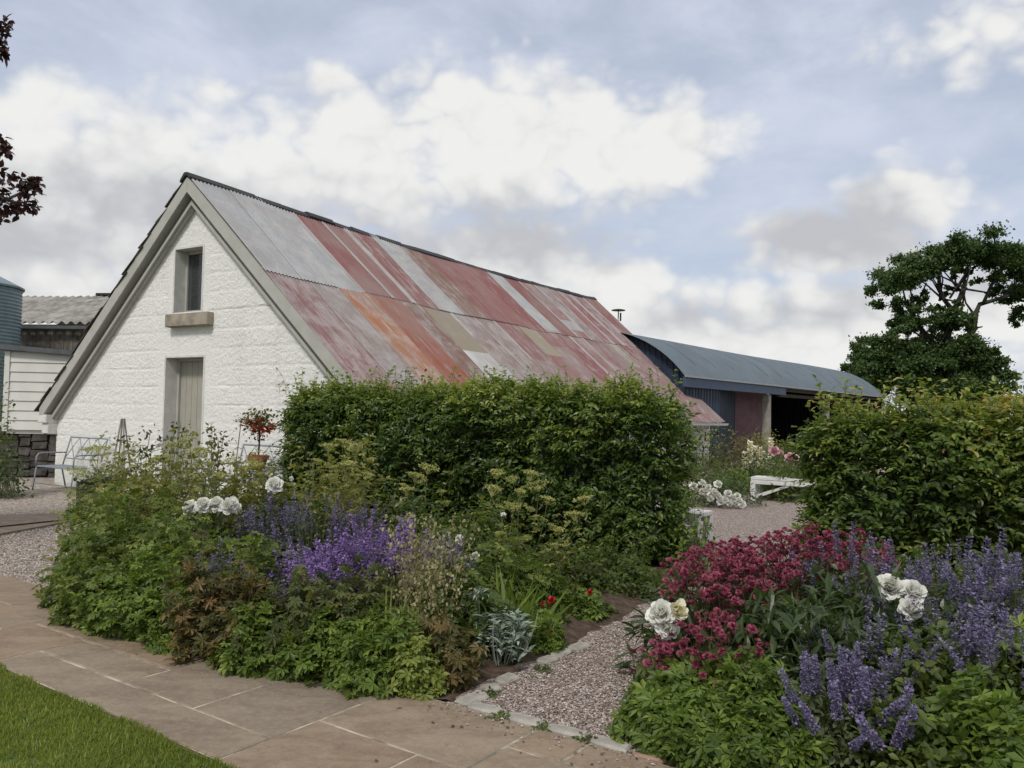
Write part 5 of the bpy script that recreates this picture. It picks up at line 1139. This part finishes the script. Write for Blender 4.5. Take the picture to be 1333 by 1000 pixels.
M_PLANT = plain('dark green planter', (.03, .045, .03), .8, var=.4, scale=9)
o = P2(338, 11.2); tz = .68
r = thing('garden_table', 'small pale metal table holding the terracotta pot', 'table', (o[0], o[1], 0)); g = Geo(); g.lathe([(.3, tz - .03), (.32, tz - .02), (.32, tz), (.02, tz)], 24); g.obj('table_top', M_METAL, r)
for k in range(3):
    q = 2.09 * k; g = Geo(); g.tube([(.1 * math.cos(q), .1 * math.sin(q), tz - .03), (.28 * math.cos(q), .28 * math.sin(q), 0)], .012, 6); g.obj('leg', M_METAL, r, True)
r = thing('plant_pot', 'terracotta pot on the small table, filled with soil', 'pot', (o[0], o[1], tz)); g = Geo(); g.lathe([(.09, 0), (.125, .13), (.142, .13), (.145, .18), (.128, .18), (.122, .15), (.02, .15)], 24); g.obj('pot', M_TERRA, r, False)
r = thing('fuchsia', 'standard fuchsia with a round head and red flowers in the terracotta pot', 'plant', (o[0], o[1], tz + .15)); cz = HZ(337, 548, 11.2) - tz - .15
g = Geo(); g.tube([(0, 0, 0), (.01, 0, cz * .5), (0, 0, cz)], (.014, .012, .009), 7); tp = rdir(30) * (.2, .2, .17) + (0, 0, cz); sg, _ = stems(np.tile((0, 0, cz - .1), (30, 1)), tp, .004, .1); g.add(*sg); g.obj('stem', M_TWIG, r)
g = Geo(); v = rdir(330); P = v * (.25, .25, .2) * (rng.random((330, 1)) ** .6) + (0, 0, cz + .02); g.add(*scatter(OVATE, P, nrm(rng.normal(size=(330, 3)) + (0, 0, -.3)), (0, 0, 1) + rng.normal(size=(330, 3)) * .5, .04 + .025 * rng.random(330), rng.random(330))); P = np.array([.0, 0, cz * .55]) + rng.normal(size=(40, 3)) * (.07, .07, .03); g.add(*scatter(OVATE, P, rdir(40), rdir(40), .045, .5)); g.obj('foliage', M_BRONZE2, r)
fme = ball_mesh('flower', M_FUCH, .03, 14, .03, .2, .4); fme.materials.clear(); fme.materials.append(M_FUCH)
for k in range(46): v = rdir(1)[0]; place('flower', fme, None, r, v * np.array([.25, .25, .14]) * (.5 + .5 * rng.random()) + (0, 0, cz - .07), (v[0] * .3, v[1] * .3, -1), random.uniform(.8, 1.2))
c0, c1 = D(304, 598, 10.6), D(314, 548, 10.6); r = thing('garden_cane', 'thin leaning cane with a withered flower head left of the fuchsia', 'cane', (c0[0], c0[1], 0)); e = c1 - c0; e[2] = c1[2]; g = Geo(); g.tube([(-.05, 0, 0), e * .5 + (-.02, 0, 0), e], (.008, .007, .005), 6); g.obj('cane', M_TWIG, r); g = Geo(); P = e + rng.normal(size=(40, 3)) * .045; g.add(*scatter(OVATE, P, rdir(40), rdir(40), .035, rng.random(40))); g.obj('seed_head', M_BRONZE, r)
# dark planter with white flowers and an obelisk
o = P2(134, 11.4)
r = thing('planter', 'dark square planter near the metal bench', 'planter', (o[0], o[1], 0), -BPSI); g = Geo(); g.prism([(-.22, -.22, 0), (.22, -.22, 0), (.22, .22, 0), (-.22, .22, 0)], (0, 0, .46)); g.box((-.25, -.25, .44), (.25, .25, .49)); g.obj('box', M_PLANT, r, False, .01)
r = thing('potted_bedding', 'trailing white flowered bedding filling the dark planter', 'plant', (o[0], o[1], .47)); g = Geo(); mound(g, .28, .2, 420, OVATE, .04, zlo=-.3); g.obj('foliage', M_MID, r)
for k in range(30): q = rng.random() * 6.28; u = rng.random() ** .5; place('bloom', ROSE[k % 2], None, r, (u * .28 * math.cos(q), u * .28 * math.sin(q), .2 * (1 - u * u) + .02), (0, -.4, 1), random.uniform(.5, .9))
bush('dark_shrub', 'dark feathery bush growing against the front of the planter', 136, 10.6, .3, .52, 1200, QUADLEAF, .03, M_DARK, lump=.3, inner=.2)
ob = D(158, 600, 12.2); r = thing('obelisk', 'slender pale wooden obelisk standing against the barn wall', 'obelisk', (ob[0], ob[1], 0)); hz_ = HZ(160, 545, 12.2); lg = []
for sx_ in (-1, 1):
    for sy_ in (-1, 1): g = Geo(); g.tube([(sx_ * .15, sy_ * .15, 0), (sx_ * .015, sy_ * .015, hz_)], .013, 5); g.obj('leg', M_POST, r)
for u in (.25, .5, .75):
    g = Geo(); w = .15 - .135 * u
    for p_, q_ in (((-w, -w), (w, -w)), ((w, -w), (w, w)), ((w, w), (-w, w)), ((-w, w), (-w, -w))): g.tube([(*p_, u * hz_), (*q_, u * hz_)], .009, 5)
    g.obj('crossbar', M_POST, r)
# rose shrubs in front of the gable
def rose(label, px, d, tops, mat=M_BRONZE2, nb=0):
    r = plant('shrub_rose', label, 'shrub', px, d, 'shrub roses in front of the barn gable'); o = np.array(P2(px, d)); tp = np.array([D(x, y, d + dd) - o for x, y, dd in tops]); n = len(tp); sg, C = stems(rng.normal(size=(n, 3)) * (.05, .05, 0), tp, .006, .05, 6); s = Geo(); s.add(*sg); s.obj('stem', M_RSTEM, r); g = Geo()
    for k in range(2, 7):
        m_ = 16; P = np.repeat(C[:, k], m_, 0) + rng.normal(size=(n * m_, 3)) * (.055, .055, .04); g.add(*scatter(OVATE, P, rdir(n * m_), (0, 0, 1) + rng.normal(size=(n * m_, 3)) * .5, .035 + .025 * rng.random(n * m_), rng.random(n * m_)))
    g.obj('foliage', mat, r)
    for k in range(nb): v = rng.normal(size=3) * (.2, .1, .06); place('bloom', ROSE[k % 2], None, r, tp[k % n] * (1, 1, .82) + v, (0, -.7, .6), random.uniform(.6, 1.0))
rose('shrub rose with reddish tips beside the obelisk', 168, 8.6, [(158, 572, 0), (170, 578, .1), (150, 600, .1), (182, 590, 0)], M_BRONZE2, 8)
rose('shrub rose with one tall stem left of the barn door', 205, 8.8, [(196, 562, 0), (212, 572, .1), (190, 585, 0)], M_GREY, 8)
rose('shrub rose with dark tips below the barn door', 232, 8.4, [(228, 556, 0), (238, 562, .1), (246, 574, 0)], M_BRONZE2, 0)
rose('shrub rose with a dark leafy tip right of the barn door', 280, 8.5, [(276, 560, 0), (284, 572, .1), (292, 566, .1), (270, 580, 0)], M_BRONZE2, 0)
rose('white flowering shrub behind the fuchsia table', 350, 9.2, [(312, 600, 0), (324, 606, 0), (352, 598, 0), (364, 604, .1), (335, 616, 0)], M_GREY, 22)
r = bush('climbing_shrub', 'green shrub with white flowers at the left edge of the photo', -12, 13.2, .42, 2.1, 1100, OVATE, .07, M_MID, lump=.8)
for k in range(8): place('bloom', ROSE[k % 2], None, r, (random.uniform(.1, .4), -.3, random.uniform(.4, 1.2)), (0, -.8, .4), 1.1)
bush('low_shrub', 'low dark green shrub below the stone base of the weatherboard shed', 12, 13.0, .35, .8, 500, OVATE, .06, M_DARK)

# ------------------------------------------------------------------ courtyard beyond the hedges
M_BWHITE = plain('white painted timber', (.56, .56, .55), .6, var=.08, scale=5)
def white_bench(label, loc, rz, L=1.7):
    r = thing('garden_bench', label, 'bench', loc, rz, 'white timber benches of the courtyard'); g = Geo()
    for k in range(3): g.box((0, k * .15, .4), (L, k * .15 + .14, .45))
    g.obj('seat', M_BWHITE, r, False, .006); g = Geo(); g.box((.02, -.015, .32), (L - .02, .02, .395)); g.box((.02, .41, .32), (L - .02, .445, .395)); g.obj('rail', M_BWHITE, r, False, .004)
    for x in (.0, L - .09):
        for y in (-.02, .36): g = Geo(); g.box((x, y, 0), (x + .09, y + .09, .398)); g.obj('leg', M_BWHITE, r, False, .004)
    for x0, x1 in ((.1, .62), (L - .1, L - .62)):
        g = Geo(); g.prism([(x0, .0, .06), (x0, .0, .13), (x1, .0, .318), (x1 + (.1 if x1 > x0 else -.1), .0, .318)], (0, .05, 0)); g.obj('brace', M_BWHITE, r)
    return r
p = G(977, 651); white_bench('white timber bench with diagonal braces at the far side of the courtyard', (p[0], p[1], -.02), -PS + .06)
p = P2(911, 9.0); white_bench('end of a white timber bench just behind the long hedge', (p[0] - 1.7 * math.cos(PS), p[1] + 1.7 * math.sin(PS), -.02), -PS)
r = bush('rose_bush', 'low bush crowded with white blooms at the edge of the courtyard gravel', 935, 14.2, .75, .5, 1500, OVATE, .06, M_DARK)
o = np.array(P2(935, 14.2))
for k, (x, y) in enumerate([(903, 632), (914, 628), (918, 640), (925, 648), (914, 640), (935, 630), (935, 645), (944, 650), (938, 653), (950, 655), (955, 648), (960, 645), (962, 652), (966, 656), (948, 642), (958, 655), (930, 640), (922, 634)]): place('bloom', PEO[k % 3], None, r, D(x, y, 13.4) - o, (random.uniform(-.3, .3), -.7, .6), random.uniform(.7, 1.15))
bush('box_ball', 'rounded bright green shrub left of the white courtyard bench', 957, 16.2, .42, .5, 900, QUADLEAF, .05, M_LUSH, lump=.2)
bush('dark_shrub', 'rounded dark green shrub behind the white courtyard bench', 990, 17.8, .75, .85, 1300, OVATE, .07, M_DARK, lump=.3)
bush('dark_shrub', 'dark green shrub behind the right half of the courtyard bench', 1035, 17.0, .8, .8, 1300, OVATE, .07, M_DARK, lump=.3)
bush('bronze_shrub', 'bronze leaved shrub in the far bed by the barn corner', 953, 20.0, .75, 1.1, 1300, OVATE, .08, M_BRONZE)
bush('bronze_shrub', 'yellow green shrub rising behind the cream lupins', 995, 21.0, .8, 1.25, 1300, OVATE, .08, M_OLIVE)
bush('low_shrub', 'green shrub at the right end of the far bed under the hedge edge', 1040, 20.0, .9, 1.0, 1200, OVATE, .08, M_MID)
bush('low_shrub', 'low green plants at the foot of the barn side wall', 915, 19.5, .9, .55, 1000, OVATE, .07, M_MID)
bush('low_shrub', 'pale pink flowered low plant beside the box ball', 948, 18.0, .5, .5, 700, OVATE, .06, M_BRONZE2)
for k, (x, y0, y1, d) in enumerate([(969, 618, 588, 19.0), (976, 616, 574, 19.2), (972, 612, 592, 18.6), (983, 622, 580, 18.8), (990, 610, 582, 19.4), (996, 622, 588, 18.4), (1003, 606, 570, 19.6), (1000, 618, 594, 18.7), (1007, 630, 592, 18.0), (1018, 628, 604, 18.2)]):
    b = P2(x, d); zt = HZ(x, y1, d); zb = HZ(x, y0, d)
    r = thing('lupin', 'cream flower spire ' + ['at the left end of the far group', 'tall, second from the left of the far group', 'short, low on the left of the far group', 'left of the centre of the far group', 'slim, at the centre of the far group', 'lower, right of the centre of the far group', 'tallest, in front of the weathered post', 'short, left of the tallest spire', 'large and nearest, right of the tallest spire', 'farthest right, beside the pink peony'][k], 'flower', (b[0], b[1], 0), 0, 'cream flower spires in the far bed')
    s = max(.7, 1.15 * (zt - zb) / .5); place('flower_spike', SPK['lup'][k % 4], None, r, (0, 0, zt - .5 * s), (random.uniform(-.06, .06), 0, 1), s).rotation_euler.z = k
    g = Geo(); g.tube([(0, 0, 0), (0, 0, zt - .1)], .012, 5); g.obj('stem', M_STEM, r); g = Geo(); mound(g, .2, max(.3, zt - .55 * s), 90, STAR, .1); g.obj('foliage', M_MID, r)
for px, d, lst, lab in [(1012, 15.6, [(1008, 587, 15.4, PEOP, (0, -.8, .5), 1.1), (1015, 590, 15.5, PEOP, (.3, -.7, .5), .9)], 'pink peony with two blooms beside the cream spires'), (1031, 14.9, [(1031, 597, 14.7, PEOP, (0, -.8, .5), 1.4)], 'pink peony with one large round bloom nearest the beech hedge')]:
    r = bush('peony', lab, px, d, .4, .78, 500, LANCE, .16, M_MID, group='pink peonies of the far bed'); blooms(r, px, d, lst)
# climbing rose, trellis and lights on the barn side wall
def wallpt(px, py, off=.0):
    v = ray(px, py); P0 = BL + bg_ * (7.95 + off) - np.array([0, 0, EYE]); tt = (P0 @ bg_) / (v @ bg_); return np.array([0, 0, EYE]) + tt * v
a = wallpt(907, 600, .18); c = wallpt(931, 600, .18); dd = (c - a); dd[2] = 0; Lt = np.linalg.norm(dd)
r = thing('trellis', 'black iron trellis with ball tops against the barn side wall', 'trellis', (a[0], a[1], 0), math.atan2(dd[1], dd[0])); g = Geo(); hh = HZ(920, 584, a[1] + .5)
for k in range(4): x = Lt * k / 3; g.tube([(x, 0, 0), (x, 0, hh)], .012, 5); g.lathe([(.01, hh), (.035, hh + .03), (.01, hh + .06)], 8, (x, 0, 0))
for z in (.35, .62, .9): g.tube([(-.05, 0, hh * z), (Lt + .05, 0, hh * z)], .009, 5)
g.obj('frame', M_BLACK, r)
a = wallpt(908, 574, .1); r = thing('climbing_rose', 'yellowish climbing rose with white blooms on the barn side wall', 'plant', (a[0], a[1], 0)); g = Geo(); n = 420; P = np.stack([rng.normal(size=n) * .45, rng.normal(size=n) * .3, .2 + rng.random(n) * 1.1], 1); g.add(*scatter(OVATE, P, rdir(n), (0, -.3, 1) + rng.normal(size=(n, 3)) * .5, .06 + .05 * rng.random(n), rng.random(n))); g.obj('foliage', M_LIME, r)
s = Geo(); sg, _ = stems(np.zeros((8, 3)), np.stack([rng.normal(size=8) * .4, rng.normal(size=8) * .2, .8 + .5 * rng.random(8)], 1), .008, .1); s.add(*sg); s.obj('stem', M_STEM, r)
for k, (x, y) in enumerate([(898, 604), (903, 570), (893, 575), (899, 590), (890, 566), (905, 585), (900, 562)]): place('bloom', PEO[k % 3], None, r, wallpt(x, y, .3) - np.array([a[0], a[1], 0]), (.4, -.7, .4), random.uniform(.7, 1.2))
pts = [wallpt(x, y, .12) for x, y in ((888, 563), (905, 566), (918, 568), (930, 563), (935, 560))]; o = pts[0]; r = thing('string_lights', 'string of dark bulbs sagging under the barn gutter', 'lights', o); g = Geo(); g.tube([p - o for p in pts], .008, 4); g.obj('wire', M_BLACK, r)
for k in range(9):
    u = k / 8 * 3.99; i = int(u); q = pts[i] * (1 - (u - i)) + pts[i + 1] * (u - i) - o; g = Geo(); g.lathe([(.012, 0), (.014, -.05), (.03, -.09), (.022, -.13), (.003, -.14)], 8, q); g.obj('bulb', M_BLACK, r)
